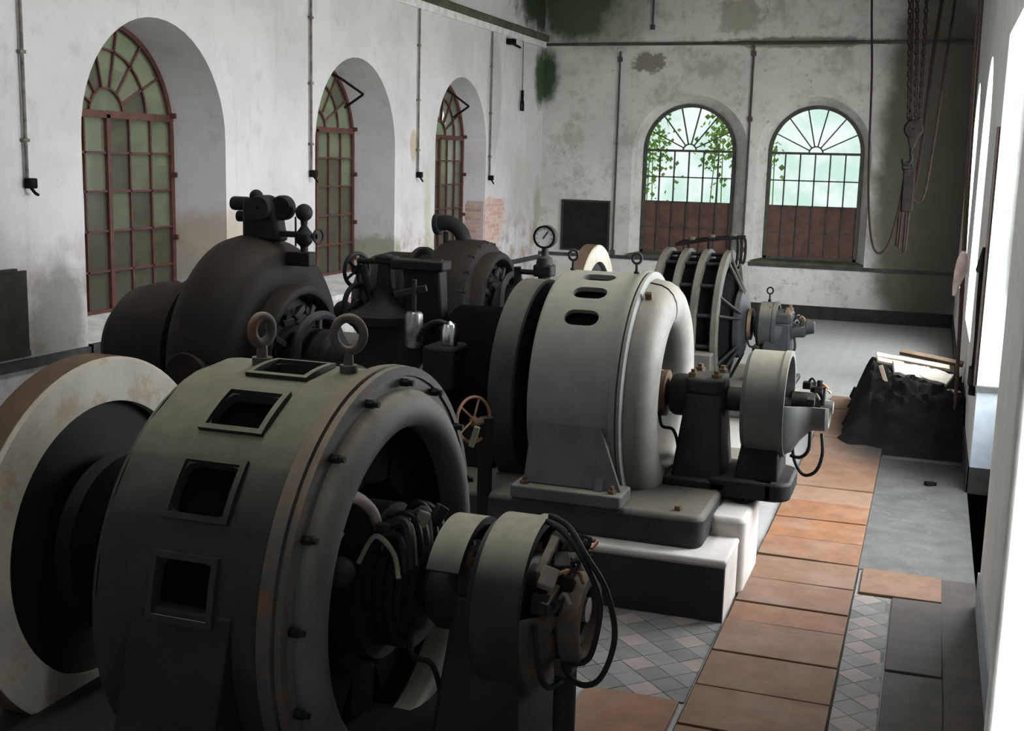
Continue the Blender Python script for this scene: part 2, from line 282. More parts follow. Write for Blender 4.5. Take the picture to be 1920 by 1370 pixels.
# ------------------------------------------------------------------ mesh helpers
class MB:
    def __init__(s): s.v = []; s.f = []
    def add(s, vs, fs):
        o = len(s.v); s.v += [Vector(p) for p in vs]; s.f += [tuple(i + o for i in f) for f in fs]; return s
    def box(s, c, d, rz=0.0, ry=0.0, rx=0.0):
        m = Matrix.Rotation(rz, 3, 'Z') @ Matrix.Rotation(ry, 3, 'Y') @ Matrix.Rotation(rx, 3, 'X')
        vs = [Vector(c) + m @ Vector((x * d[0] / 2, y * d[1] / 2, z * d[2] / 2)) for x in (-1, 1) for y in (-1, 1) for z in (-1, 1)]
        return s.add(vs, [(0, 1, 3, 2), (4, 6, 7, 5), (0, 4, 5, 1), (2, 3, 7, 6), (0, 2, 6, 4), (1, 5, 7, 3)])
    def bb(s, x0, x1, y0, y1, z0, z1):
        return s.box(((x0 + x1) / 2, (y0 + y1) / 2, (z0 + z1) / 2), (x1 - x0, y1 - y0, z1 - z0))
    def hexa(s, vs):   # 8 verts: bottom 4 loop, top 4 loop
        return s.add(vs, [(3, 2, 1, 0), (4, 5, 6, 7), (0, 1, 5, 4), (1, 2, 6, 5), (2, 3, 7, 6), (3, 0, 4, 7)])
    def prism(s, poly, ext):  # poly list of 3d points, extruded by vector
        n = len(poly); e = Vector(ext)
        vs = [Vector(p) for p in poly] + [Vector(p) + e for p in poly]
        return s.add(vs, [tuple(range(n))[::-1], tuple(range(n, 2 * n))] + [(i, (i + 1) % n, (i + 1) % n + n, i + n) for i in range(n)])
    def rbox(s, x0, x1, y0, y1, z0, z1, r=0.1, n=5):   # rounded in plan
        pts = []
        for cx, cy, a0 in ((x1 - r, y1 - r, 0), (x0 + r, y1 - r, PI / 2), (x0 + r, y0 + r, PI), (x1 - r, y0 + r, 1.5 * PI)):
            for k in range(n + 1):
                a = a0 + k * PI / 2 / n; pts.append((cx + r * math.cos(a), cy + r * math.sin(a), z0))
        return s.prism(pts, (0, 0, z1 - z0))
    def lathe(s, prof, c=(0, 0, 0), axis='x', a0=0.0, a1=2 * PI, n=48, closed=None):
        """prof: (t, r) along the axis; closed=True joins last profile point to the first"""
        full = abs(a1 - a0 - 2 * PI) < 1e-6
        k = n if full else n + 1
        vs = []
        for i in range(k):
            a = a0 + (a1 - a0) * i / n
            for t, r in prof:
                p, q = r * math.cos(a), r * math.sin(a)
                if axis == 'x': vs.append((c[0] + t, c[1] - p, c[2] + q))
                elif axis == 'y': vs.append((c[0] + p, c[1] + t, c[2] + q))
                else: vs.append((c[0] + p, c[1] + q, c[2] + t))
        m = len(prof); fs = []
        for i in range(n):
            j = (i + 1) % k
            for q in range(m if closed else m - 1):
                w = (q + 1) % m
                fs.append((i * m + q, i * m + w, j * m + w, j * m + q))
        s.add(vs, fs)
        if not full and closed:
            o = len(s.v) - len(vs)
            s.f.append(tuple(o + q for q in range(m))); s.f.append(tuple(o + (k - 1) * m + q for q in range(m))[::-1])
        return s
    def cyl(s, a, b, r, r2=None, n=16, cap=True):
        a = Vector(a); b = Vector(b); r2 = r if r2 is None else r2
        d = (b - a).normalized(); u = d.orthogonal().normalized(); w = d.cross(u)
        vs = []
        for p, rr in ((a, r), (b, r2)):
            for i in range(n):
                t = 2 * PI * i / n; vs.append(p + (u * math.cos(t) + w * math.sin(t)) * rr)
        fs = [(i, (i + 1) % n, (i + 1) % n + n, i + n) for i in range(n)]
        if cap: fs += [tuple(range(n))[::-1], tuple(range(n, 2 * n))]
        return s.add(vs, fs)
    def tube(s, pts, r, n=8, smooth=True, closed=False):
        P = [Vector(p) for p in pts]
        if smooth and len(P) > 2:
            Q = []; m = len(P)
            rng = range(m if closed else m - 1)
            for i in rng:
                p1, p2 = P[i], P[(i + 1) % m]
                p0 = P[i - 1] if (i > 0 or closed) else p1; p3 = P[(i + 2) % m] if (closed or i + 2 < m) else p2
                for k in range(6):
                    t = k / 6
                    Q.append(0.5 * ((2 * p1) + (p2 - p0) * t + (2 * p0 - 5 * p1 + 4 * p2 - p3) * t * t + (3 * p1 - p0 - 3 * p2 + p3) * t ** 3))
            if not closed: Q.append(P[-1])
            P = Q
        m = len(P); u = None; rings = []
        for i, p in enumerate(P):
            d = (P[(i + 1) % m] - P[i - 1]) if closed else (P[min(i + 1, m - 1)] - P[max(i - 1, 0)])
            d.normalize()
            if u is None: u = d.orthogonal().normalized()
            u = (u - d * u.dot(d)).normalized(); w = d.cross(u)
            rr = r(i / (m - 1)) if callable(r) else r
            rings.append([p + (u * math.cos(2 * PI * k / n) + w * math.sin(2 * PI * k / n)) * rr for k in range(n)])
        vs = [q for g in rings for q in g]; fs = []
        for i in range(m if closed else m - 1):
            j = (i + 1) % m
            for k in range(n): fs.append((i * n + k, i * n + (k + 1) % n, j * n + (k + 1) % n, j * n + k))
        if not closed: fs += [tuple(range(n))[::-1], tuple(range((m - 1) * n, m * n))]
        return s.add(vs, fs)
    def ring(s, c, R, r, normal=(0, 0, 1), n=24, m=8, a0=0.0, a1=2 * PI):
        d = Vector(normal).normalized(); u = d.orthogonal().normalized(); w = d.cross(u); c = Vector(c)
        full = abs(a1 - a0 - 2 * PI) < 1e-6
        pts = [c + (u * math.cos(a0 + (a1 - a0) * i / n) + w * math.sin(a0 + (a1 - a0) * i / n)) * R for i in range(n if full else n + 1)]
        return s.tube(pts, r, m, False, full)
    def ball(s, c, r, n=12, sz=1.0):
        prof = [(-r * sz * math.cos(PI * i / n), max(r * math.sin(PI * i / n), 1e-4)) for i in range(n + 1)]
        return s.lathe(prof, c, 'z', n=16)
    def build(s, name, mat, parent=None, bevel=0.0, loc=None, ang=38):
        me = bpy.data.meshes.new(name)
        L = Vector(loc) if loc else (Vector(parent['_o']) if parent is not None else Vector((0, 0, 0)))
        me.from_pydata([p - L for p in s.v], [], s.f)
        bm = bmesh.new(); bm.from_mesh(me)
        bmesh.ops.remove_doubles(bm, verts=bm.verts, dist=1e-5)
        bmesh.ops.recalc_face_normals(bm, faces=bm.faces)
        for f in bm.faces: f.smooth = True
        lim = math.radians(ang)
        for e in bm.edges:
            if len(e.link_faces) == 2: e.smooth = e.calc_face_angle(0) < lim
            else: e.smooth = True
        bm.to_mesh(me); bm.free()
        me.materials.append(M[mat] if isinstance(mat, str) else mat)
        o = bpy.data.objects.new(name, me); COL.objects.link(o)
        o['_o'] = tuple(L)
        if parent is not None:
            o.parent = parent
            o['_o'] = tuple(L)
        if parent is None: o.location = L
        if bevel:
            b = o.modifiers.new('bevel', 'BEVEL'); b.width = bevel; b.segments = 2; b.limit_method = 'ANGLE'; b.angle_limit = math.radians(40)
        return o

def tag(o, label=None, cat=None, group=None, kind=None):
    if label: o['label'] = label
    if cat: o['category'] = cat
    if group: o['group'] = group
    if kind: o['kind'] = kind
    return o
def root(name, loc, label=None, cat=None, group=None, kind=None):
    o = bpy.data.objects.new(name, None); COL.objects.link(o); o.location = loc; o.empty_display_size = 0.1
    o['_o'] = tuple(loc)
    return tag(o, label, cat, group, kind)
def inst(name, src, parent, world):   # shared-mesh copy; world = Matrix of the copy
    o = bpy.data.objects.new(name, src.data); COL.objects.link(o); o.parent = parent
    o.matrix_basis = Matrix.Translation(-Vector(parent['_o'])) @ world
    o['_o'] = parent['_o']
    return o

# ------------------------------------------------------------------ walls with arched openings
class Op:
    def __init__(s, c, r, spring, sill, c2=None, r2=None, sp2=None, sill2=None, rect=None, depth=0.6):
        s.c, s.r, s.spring, s.sill, s.depth, s.rect = c, r, spring, sill, depth, rect
        s.c2 = c if c2 is None else c2; s.r2 = r if r2 is None else r2
        s.sp2 = spring if sp2 is None else sp2; s.sill2 = sill if sill2 is None else sill2
    def outline(s, k, n=24):
        c, r, sp, si = (s.c, s.r, s.spring, s.sill) if k == 0 else (s.c2, s.r2, s.sp2, s.sill2)
        if s.rect: return [(c + r, si), (c + r, sp)] + [(c + r - 2 * r * i / n, s.rect) for i in range(n + 1)] + [(c - r, sp), (c - r, si)]
        return [(c + r, si)] + [(c + r * math.cos(PI * i / n), sp + r * math.sin(PI * i / n)) for i in range(n + 1)] + [(c - r, si)]
    def top(s, u):
        if s.rect: return s.rect
        return s.spring + math.sqrt(max(s.r ** 2 - (u - s.c) ** 2, 0))
def wall(name, mp, u0, u1, z0, z1, ops, mat, thick=0.75):
    mb = MB()
    us = [u0, u1]
    for o in ops: us += [o.c + o.r * math.cos(PI * i / 24) for i in range(25)]
    us = sorted(set(round(u, 5) for u in us))
    for a, b in zip(us, us[1:]):
        m = (a + b) / 2; hit = [o for o in ops if abs(m - o.c) < o.r]
        def q(za0, za1, zb0, zb1):
            mb.add([mp(a, 0, za0), mp(b, 0, zb0), mp(b, 0, zb1), mp(a, 0, za1)], [(0, 1, 2, 3)])
            mb.add([mp(a, thick, za0), mp(b, thick, zb0), mp(b, thick, zb1), mp(a, thick, za1)], [(0, 1, 2, 3)])
        if not hit: q(z0, z1, z0, z1)
        else:
            o = hit[0]
            if o.sill > z0: q(z0, o.sill, z0, o.sill)
            q(o.top(a), z1, o.top(b), z1)
    for o in ops:
        A = o.outline(0); B = o.outline(1)
        n = len(A)
        for d0, P, d1, Q in ((0, A, o.depth, B), (o.depth, B, thick, A)):
            if abs(d1 - d0) < 1e-4: continue
            vs = [mp(u, d0, z) for u, z in P] + [mp(u, d1, z) for u, z in Q]
            mb.add(vs, [(i, (i + 1) % n, (i + 1) % n + n, i + n) for i in range(n if o.sill > 0 else n - 1)])
    for k, (a, b) in enumerate(((z0, z0), (z1, z1))):
        mb.add([mp(u0, 0, a), mp(u1, 0, a), mp(u1, thick, a), mp(u0, thick, a)], [(0, 1, 2, 3)])
    for u in (u0, u1):
        mb.add([mp(u, 0, z0), mp(u, thick, z0), mp(u, thick, z1), mp(u, 0, z1)], [(0, 1, 2, 3)])
    o = mb.build(name, mat, loc=(0, 0, 0), ang=-1)
    for p in o.data.polygons: p.use_smooth = False
    o['kind'] = 'structure'
    return o
XL, YB, XR = -7.54, 22.99, 0.47
mL = lambda u, d, z: (XL - d, u, z)
mB = lambda u, d, z: (u, YB + d, z)
mR = lambda u, d, z: (XR + d, u, z)
ZT = 7.3
opsL = [Op(10.44, 1.2, 2.93, 0.97, 10.42, 1.12, 3.0, 1.10, depth=0.68),
        Op(14.89, 1.2, 2.93, 0.97, 14.87, 1.12, 3.0, 1.10, depth=0.68),
        Op(18.72, 1.13, 3.02, 0.97, 18.70, 1.06, 3.06, 1.10, depth=0.45)]
opsB = [Op(-4.54, 1.13, 3.02, 1.05, -4.60, 0.89, 3.08, 1.09, depth=0.32),
        Op(-2.21, 1.04, 3.08, 1.05, -2.20, 0.86, 3.10, 1.09, depth=0.32)]
opsR = [Op(1.05, 0.38, 2.4, 1.85, rect=3.3, depth=0.55), Op(9.5, 1.5, 3.0, 0.0, rect=3.95, depth=0.55), Op(14.75, 1.15, 2.95, 1.0, depth=0.5), Op(19.0, 1.15, 2.95, 1.0, depth=0.5)]  # first one is an added unseen opening that brightens the near jamb
opsF = [Op(-4.9, 1.2, 5.6, 4.5, depth=0.3), Op(-2.0, 1.2, 5.6, 4.5, depth=0.3)]  # high windows behind the camera, added for fill light
wl = wall('wall_left', mL, -1.2, 23.9, 0, ZT, opsL, 'wall_left')
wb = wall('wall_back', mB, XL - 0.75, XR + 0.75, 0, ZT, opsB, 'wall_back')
wr = wall('wall_right', mR, -1.2, 23.9, 0, ZT, opsR, 'wall_right', 0.55)
wf = wall('wall_front', lambda u, d, z: (u, -0.45 - d, z), XL - 0.75, XR + 0.55, 0, ZT, opsF, 'wall_right', 0.45)
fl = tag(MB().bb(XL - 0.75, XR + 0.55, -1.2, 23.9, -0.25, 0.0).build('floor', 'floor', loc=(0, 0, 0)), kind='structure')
SX0, SX1, SY0, SY1 = -3.5, -2.6, 2.5, 13.5  # extent of the unseen roof opening, added for light from above
ce = tag(MB().bb(XL - 0.75, SX0, -1.2, 23.9, ZT, ZT + 0.2).bb(SX1, XR + 0.75, -1.2, 23.9, ZT, ZT + 0.2).bb(SX0, SX1, -1.2, SY0, ZT, ZT + 0.2).bb(SX0, SX1, SY1, 23.9, ZT, ZT + 0.2).build('ceiling', 'ceiling', loc=(0, 0, ZT)), kind='structure')
# near jamb by the photographer
tag(MB().bb(0.109, 0.47, 1.46, 1.5, 0, ZT).build('trim_1', 'sill', loc=(0.3, 1.48, 0), bevel=0.006), kind='structure')
# dado strips, skirtings, cornice ledges
def strip(name, mb, mat, bevel=0.0):
    return tag(mb.build(name, mat, loc=(0, 0, 0), bevel=bevel), kind='structure')
d = MB()
for a, b in ((-1.2, 9.24), (11.64, 13.69), (16.09, 17.59), (19.85, 22.99)): d.bb(XL, XL + 0.035, a, b, 0.86, 0.95)
strip('trim_2', d, 'dado')
strip('trim_3', MB().bb(XL, XR, YB - 0.03, YB, 0.95, 1.02), 'dado')
d = MB()
for o in opsL: d.prism([mL(o.c - o.r, -0.05, 0.90), mL(o.c - o.r, -0.05, 0.96), mL(o.c - o.r, o.depth - 0.03, 1.12), mL(o.c - o.r, o.depth - 0.03, 0.90)], (0, 2 * o.r, 0))
strip('trim_4', d, 'sill')
strip('trim_12', MB().bb(XL, XL + 0.06, 9.24, 11.64, 0.78, 0.97), 'dado')  # taller dado strip, turbine's shadow under the sill included as dark colour
d = MB()
for o in opsB: d.prism([mB(o.c - o.r, -0.05, 1.0), mB(o.c - o.r, -0.05, 1.06), mB(o.c - o.r, o.depth, 1.10), mB(o.c - o.r, o.depth, 1.0)], (2 * o.r, 0, 0))
strip('trim_5', d, 'ledge')
strip('baseboard_back', MB().bb(XL, XR, YB - 0.02, YB, 0, 0.25), 'skirting')
strip('baseboard_left', MB().bb(XL, XL + 0.02, -0.4, YB, 0, 0.25), 'skirting')
d = MB()
for a, b in ((11.0, YB),): d.bb(XR - 0.02, XR, a, b, 0, 0.24)
d.bb(XR + 0.0, XR + 0.55, 10.975, 11.0, 0, 0.24)
strip('baseboard_right', d, 'skirting')
strip('trim_11', MB().bb(XR + 0.40, XR + 0.55, 8.0, 11.0, 0, 0.97), 'jamb_low', 0.01)
strip('trim_13', MB().bb(XR - 0.015, XR, -0.4, 8.0, 0, 0.24), 'jamb_low')
strip('trim_6', MB().bb(XR + 0.004, XR + 0.5, 10.98, 11.0, 0.24, 0.93), 'jamb_low')
strip('trim_7', MB().bb(XR - 0.01, XR + 0.5, 10.93, 11.0, 0.93, 0.975), 'dado')
strip('trim_8', MB().bb(XL, XL + 0.10, -0.4, YB, 5.14, 5.26), 'ledge', 0.02)
strip('trim_9', MB().bb(XL, XL + 0.05, -0.4, YB, 5.02, 5.14), 'sill', 0.01)
strip('trim_10', MB().bb(XL, XR, YB - 0.05, YB, 5.06, 5.11), 'ledge', 0.01)

# exposed bricks where the plaster fell (parts of the left wall)
MB().prism([(XL - .01, a, b) for a, b in ((19.86, 1.34), (20.60, 1.30), (20.82, 1.62), (20.86, 2.14), (20.5, 2.10), (20.1, 2.18), (19.86, 2.10))], (.017, 0, 0)).build('mortar_bed', 'mortar', wl)
MB().bb(XL - .44, XL - .0, 19.785, 19.80, 1.27, 2.09).build('mortar_bed', 'mortar', wl)
bsrc = {}
def brick_row(y0, y1, z, off):
    y = y0 - off * 0.12
    while y < y1:
        w = 0.225
        a, b = max(y, y0), min(y + w, y1)
        if b - a > 0.05:
            m = MB().bb(XL - 0.02, XL + 0.012 + random.uniform(-0.003, 0.004), a, b - 0.012, z, z + 0.062)
            m.build('brick', random.choice(['brick', 'brick', 'brick_b']), wl, 0.004)
        y += w + 0.012
k = 0
z = 1.38
while z < 2.1:
    f = (z - 1.38) / 0.72
    brick_row(19.88 + (0.03 if k % 2 else 0), 20.55 + 0.3 * min(1, f * 1.5) - (0.1 if k % 3 == 0 else 0), z, k % 2)
    z += 0.075; k += 1
z = 1.3; k = 0
while z < 2.05:      # on the far reveal of the third window
    for j in range(2):
        x0 = XL - 0.03 - j * 0.2 - (0.1 if k % 2 else 0)
        MB().bb(max(x0 - 0.19, XL - 0.42), x0, 19.78, 19.80, z, z + 0.062).build('brick', random.choice(['brick', 'brick_b']), wl, 0.004)
    z += 0.075; k += 1

# ------------------------------------------------------------------ windows
def window(idx, mp, o, trans, cols, rows, arcs, nrad, hub, fmat, pmat, bw=0.035, mullion=None, label=None):
    W_ = root('window_%d' % idx, mp(o.c2, o.depth, o.sill2), kind='structure')
    dp = o.depth - 0.03
    c, r, sp, si = o.c2, o.r2, o.sp2, o.sill2
    def bar(mb, p, q, w, t=0.05):
        p = Vector((p[0], p[1])); q = Vector((q[0], q[1])); dd = (q - p).normalized(); nn = Vector((-dd.y, dd.x)) * w / 2
        loop = [p - nn, q - nn, q + nn, p + nn]
        mb.hexa([mp(a.x, dp - t / 2, a.y) for a in loop] + [mp(a.x, dp + t / 2, a.y) for a in loop]); return mb
    def arc(mb, cc, R, a0, a1, w, n=20, t=0.05):
        pts = [(cc[0] + R * math.cos(a0 + (a1 - a0) * i / n), cc[1] + R * math.sin(a0 + (a1 - a0) * i / n)) for i in range(n + 1)]
        for a, b in zip(pts, pts[1:]): bar(mb, a, b, w, t)
        return mb
    f = MB(); w2 = 0.06
    arc(f, (c, sp), r - 0.02, 0, PI, w2, 28, 0.07)
    for sgn in (-1, 1): bar(f, (c + sgn * (r - 0.02), si), (c + sgn * (r - 0.02), sp), w2, 0.07)
    bar(f, (c - r, si + 0.02), (c + r, si + 0.02), w2, 0.07)
    f.build('frame', fmat, W_)
    bar(MB(), (c - r, trans), (c + r, trans), 0.075 if mullion else 0.045, 0.08).build('transom', fmat, W_)
    us = [c - r + 0.03 + (2 * r - 0.06) * i / cols for i in range(cols + 1)]
    for i in range(1, cols):
        if mullion and i == mullion: bar(MB(), (us[i], si), (us[i], trans), 0.06, 0.08).build('mullion', fmat, W_)
        else: bar(MB(), (us[i], si), (us[i], trans), bw).build('glazing_bar', fmat, W_)
    for zz in rows[1:-1]: bar(MB(), (c - r, zz), (c + r, zz), bw).build('glazing_bar', fmat, W_)
    H = (c, trans)
    def lim(a):
        dx, dz = math.cos(a), math.sin(a); oz = trans - sp
        b = oz * dz; return -b + math.sqrt(max(b * b - (oz * oz - (r - 0.03) ** 2), 0))
    for R in arcs: arc(MB(), H, R, 0, PI, bw, 18).build('arched_bar', fmat, W_)
    arc(MB(), H, hub, 0, PI, bw, 12).build('arched_bar', fmat, W_)
    for i in range(1, nrad):
        a = PI * i / nrad
        bar(MB(), (H[0] + hub * math.cos(a), H[1] + hub * math.sin(a)), (H[0] + lim(a) * math.cos(a), H[1] + lim(a) * math.sin(a)), bw * 0.9).build('radial_bar', fmat, W_)
    def pane(loop, m):
        e = Vector(mp(0, 0.004, 0)) - Vector(mp(0, 0, 0))
        MB().prism([mp(a, dp, b) for a, b in loop], e).build('pane', m, W_)
    for j in range(len(rows) - 1):
        for i in range(cols):
            pane([(us[i], rows[j]), (us[i + 1], rows[j]), (us[i + 1], rows[j + 1]), (us[i], rows[j + 1])], pmat(i, j))
    rad = [hub] + list(arcs) + [None]
    for i in range(nrad):
        a0, a1 = PI * i / nrad, PI * (i + 1) / nrad
        for R0, R1 in zip(rad, rad[1:]):
            A = [a0 + (a1 - a0) * k / 4 for k in range(5)]
            inn = [(H[0] + R0 * math.cos(a), H[1] + R0 * math.sin(a)) for a in A]
            out = [(H[0] + (R1 or lim(a)) * math.cos(a), H[1] + (R1 or lim(a)) * math.sin(a)) for a in A]
            pane(inn + out[::-1], pmat(i, 9))
    pane([(H[0] + hub * math.cos(PI * k / 10), H[1] + hub * math.sin(PI * k / 10)) for k in range(11)], pmat(0, 9))
    return W_
def pL(i, j):
    if j <= 1 or (j == 2 and random.random() < .7): return 'pane_dirtier'
    return random.choice(['pane_dirty', 'pane_dirty', 'pane_dirtier'])
def hardware(W_, o, y):   # pins and latch along the far jamb
    for zz in (3.2, 2.55, 1.85, 1.32):
        MB().box(mL(y, o.depth - 0.09, zz), (0.10, 0.03, 0.06)).build('hinge_pin', 'redframe', W_, 0.008)
rowsL = [1.10, 1.55, 1.97, 2.38, 2.78, 3.17]
for i, o in enumerate(opsL):
    w_ = window(i + 1, mL, o, 3.17, 6, rowsL, [0.66], 7, 0.27, 'redframe', (lambda a, b, i=i: 'pane_sky' if (i == 0 and a == 1 and b == 2) else pL(a, b)), 0.023, 3)
    hardware(w_, o, o.c2 + o.r2 - 0.05)
rowsB = [1.09, 1.6, 2.10, 2.58, 3.09]
pB = lambda i, j: 'pane_boarded' if j <= 1 else 'pane_clear'
for i, o in enumerate(opsB):
    window(i + 4, mB, o, 3.09, 6, rowsB, [], 7, 0.13, 'greenframe', pB, 0.024)
for i, o in enumerate(opsF):  # added windows, out of view
    window(i + 6, lambda u, d, z: (u, -0.45 - d, z), o, 5.62, 4, [4.5, 5.05, 5.62], [], 5, 0.13, 'greenframe', lambda a, b: 'pane_added_front', 0.024)
sk = root('window_8', (SX0, SY0, ZT), kind='structure')  # skylight added out of view to light the tops
for i in range(11):
    y = SY0 + (SY1 - SY0) * i / 11
    MB().bb(SX0, SX1, y + .02, y + 1.0 - .02, ZT + .10, ZT + .105).build('pane', 'pane_added_roof', sk)
    MB().bb(SX0, SX1, y - .02, y + .02, ZT + .05, ZT + .13).build('glazing_bar', 'greenframe', sk)
# stay arms on the second and third left windows
for (y, z, lab) in ((14.65, 4.02, 'bent iron window stay at the top of the middle left arch'), (18.62, 4.06, 'bent iron window stay at the top of the far left arch')):
    t = root('window_stay', (XL - 0.3, y, z), lab, 'window stay')
    MB().tube([(XL - 0.45, y, z - 0.02), (XL - 0.22, y + 0.2, z - 0.18), (XL - 0.05, y + 0.5, z - 0.36)], 0.018, 8, False).build('arm', 'hook', t)
    MB().tube([(XL - 0.05, y + 0.5, z - 0.36), (XL - 0.3, y + 0.42, z - 0.55)], 0.018, 8, False).build('lever', 'hook', t)
    MB().box((XL - 0.46, y, z), (0.06, 0.12, 0.09)).build('catch', 'hook', t, 0.01)

# ------------------------------------------------------------------ floor pieces
def plate(x0, x1, y0, y1, m, z=0.028, nm='cover_plate', skew=0.0):
    g = 0.011 if nm == 'cover_plate' else 0.003
    MB().hexa([(x0 + g, y0 + g, 0.0), (x1 - g, y0 + g + skew, 0.0), (x1 - g, y1 - g + skew, 0.0), (x0 + g, y1 - g, 0.0),
               (x0 + g, y0 + g, z + random.uniform(-.004, .004)), (x1 - g, y0 + g + skew, z + random.uniform(-.004, .006)),
               (x1 - g, y1 - g + skew, z + random.uniform(-.004, .006)), (x0 + g, y1 - g, z + random.uniform(-.004, .004))]).build(nm, m, fl, 0.004)
ys = [4.55, 5.06, 5.57, 6.07, 6.57, 7.09, 7.42, 7.92, 8.44, 8.95, 9.48, 10.02, 10.52, 11.75, 12.6, 13.4, 14.2, 15.0]
ms = [3, 3, 3, 3, 2, 0, 2, 2, 1, 4, 4, 5, 0, 5, 5, 2, 2]
plate(-1.035, -0.295, 4.5, 15.0, 'trench', 0.004, 'trench_bed')
for i in range(len(ys) - 1):
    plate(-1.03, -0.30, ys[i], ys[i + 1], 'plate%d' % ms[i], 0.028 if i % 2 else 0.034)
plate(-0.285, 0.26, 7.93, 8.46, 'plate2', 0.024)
for y in (4.2, 5.45, 6.7): plate(-0.07, 0.26, y, y + 1.23, 'plate_dark', 0.020)
for i, x in enumerate((-3.0, -2.52, -2.05)): plate(x, x + 0.46, 5.0, 5.72, 'plate1', 0.026)
plate(-1.58, -1.05, 4.9, 5.84, 'plate1', 0.026)
# diagonal tiles
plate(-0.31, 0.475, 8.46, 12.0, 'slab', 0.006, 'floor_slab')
plate(0.240, 0.475, 4.2, 8.47, 'plate_dark', 0.004, 'floor_slab')  # dark strip in place of the wall's shade on the floor
plate(-0.31, -0.065, 4.2, 7.92, 'tilebed', 0.003, 'mortar_bed')
plate(-2.9, -1.04, 5.85, 7.04, 'tilebed', 0.003, 'mortar_bed')
T = 0.15; cnt = 0
tsrc = {}
regions = [(-2.5, -1.04, 5.86, 7.04), (-0.30, -0.07, 4.9, 7.92)]
tiles = []
def clip(poly, x0, x1, y0, y1):
    for ax, lim, sg in ((0, x0, 1), (0, x1, -1), (1, y0, 1), (1, y1, -1)):
        out = []
        for k in range(len(poly)):
            p, q = poly[k], poly[(k + 1) % len(poly)]
            dp, dq = (p[ax] - lim) * sg, (q[ax] - lim) * sg
            if dp >= 0: out.append(p)
            if dp * dq < 0:
                u = dp / (dp - dq); out.append((p[0] + (q[0] - p[0]) * u, p[1] + (q[1] - p[1]) * u))
        poly = out
        if len(poly) < 3: return []
    return poly
R_ = T / math.sqrt(2)
for ri, (x0, x1, y0, y1) in enumerate(regions):
    for i in range(-70, 130):
        for j in range(-10, 130):
            x = (i - j) * R_; y = (i + j) * R_
            if x < x0 - R_ or x > x1 + R_ or y < y0 - R_ or y > y1 + R_: continue
            h = R_ - .003
            pl = clip([(x + h, y), (x, y + h), (x - h, y), (x, y - h)], x0, x1, y0, y1)
            if pl: tiles.append((x, y, i, j, ri, pl))
tiles.sort(key=lambda q: q[0] ** 2 + q[1] ** 2)
for x, y, i, j, ri, pl in tiles[:300]:
    if ri == 0 and (i + 2 * j) % 5 == 0 and random.random() < 0.85: m = 'tile_pink'
    elif ri == 1: m = random.choice(['tile_grey', 'tile_dark', 'tile_grey', 'tile_pink'])
    else: m = 'tile_dark' if (i % 2) else 'tile_grey'
    full = len(pl) == 4 and abs(pl[0][0] - x - R_ + .003) < 1e-6 and abs(pl[2][0] - x + R_ - .003) < 1e-6
    if full and m in tsrc: inst('tile', tsrc[m], fl, Matrix.Translation((x, y, random.uniform(-.001, .001)))); continue
    o = MB().prism([(a - x, b - y, 0.0) for a, b in pl], (0, 0, .008)).build('tile', m, fl, loc=(0, 0, 0))
    o.matrix_basis = Matrix.Translation((x, y, random.uniform(-.001, .001)))
    if full: tsrc[m] = o

# ------------------------------------------------------------------ plinths and bedplates
Y1, Y2, Y3, Z0 = 3.97, 8.22, 12.35, 1.2
def plinth(name, base, label, boxes):
    t = root(name, base, label, 'plinth', 'painted concrete plinths under the machine sets')
    for nm, mb, m, bv in boxes: mb.build(nm, m, t, bv)
    return t
PX = -7.35
plinth('concrete_plinth', (-2, 3.8, 0), 'near concrete plinth under the closest machine set, with shade put into its dark colour',
       [('body', MB().bb(PX, -1.55, 2.95, 4.78, 0, 0.40), 'plinth_shade', 0.02)])
plinth('concrete_plinth', (-2, 8.1, 0), 'pale topped dark fronted concrete plinth under the middle generator',
       [('body', MB().bb(PX, -1.04, 7.06, 7.60, 0, 0.36).bb(PX, -1.27, 7.6, 9.4, 0, 0.36), 'plinth', 0.0),
        ('top_slab', MB().prism([(PX, 7.05, 0.355), (-1.035, 7.05, 0.355), (-1.035, 7.6, 0.355), (-1.27, 7.6, 0.355), (-1.27, 9.4, 0.355), (PX, 9.4, 0.355)], (0, 0, 0.05)), 'plinth', 0.018),
        ('front_shade_face', MB().bb(PX + 0.02, -1.045, 7.045, 7.06, 0.0, 0.352), 'plinth_shade', 0.0),  # thin sheet that carries the front's shade colour
        ('end_block', MB().rbox(-1.26, -1.0, 7.56, 8.28, 0, 0.53, 0.06), 'plinth', 0.03)])
plinth('concrete_plinth', (-3, 12.3, 0), 'far concrete plinth under the ring framed generator',
       [('body', MB().bb(PX, -1.3, 11.45, 13.3, 0, 0.40), 'plinth', 0.02)])
def bedplate(Y, x1, lab, m='bedplate'):
    t = root('bedplate', (x1 - 1, Y, 0.4), lab, 'bedplate', 'cast iron bedplates')
    MB().rbox(-7.0, x1, Y - 1.03, Y + 1.03, 0.40, 0.615, 0.10).build('frame', m, t, 0.035)
    for s in (-1, 1):
        for x in (-2.35, -1.95, -1.4): MB().lathe([(0, .001), (0, .028), (.02, .028), (.03, .02), (.03, .001)], (x, Y + s * 0.9, 0.613), 'z', n=6).build('anchor_nut', 'rim_rust', t)
    return t
bedplate(Y1, -1.62, 'shadowed iron bedplate below the nearest generator', 'black')  # darker copy of the bedplate, shade put into its black
bedplate(Y2, -1.22, 'rounded iron bedplate on the middle concrete plinth')
bedplate(Y3, -1.42, 'iron bedplate under the ring framed generator at the back')

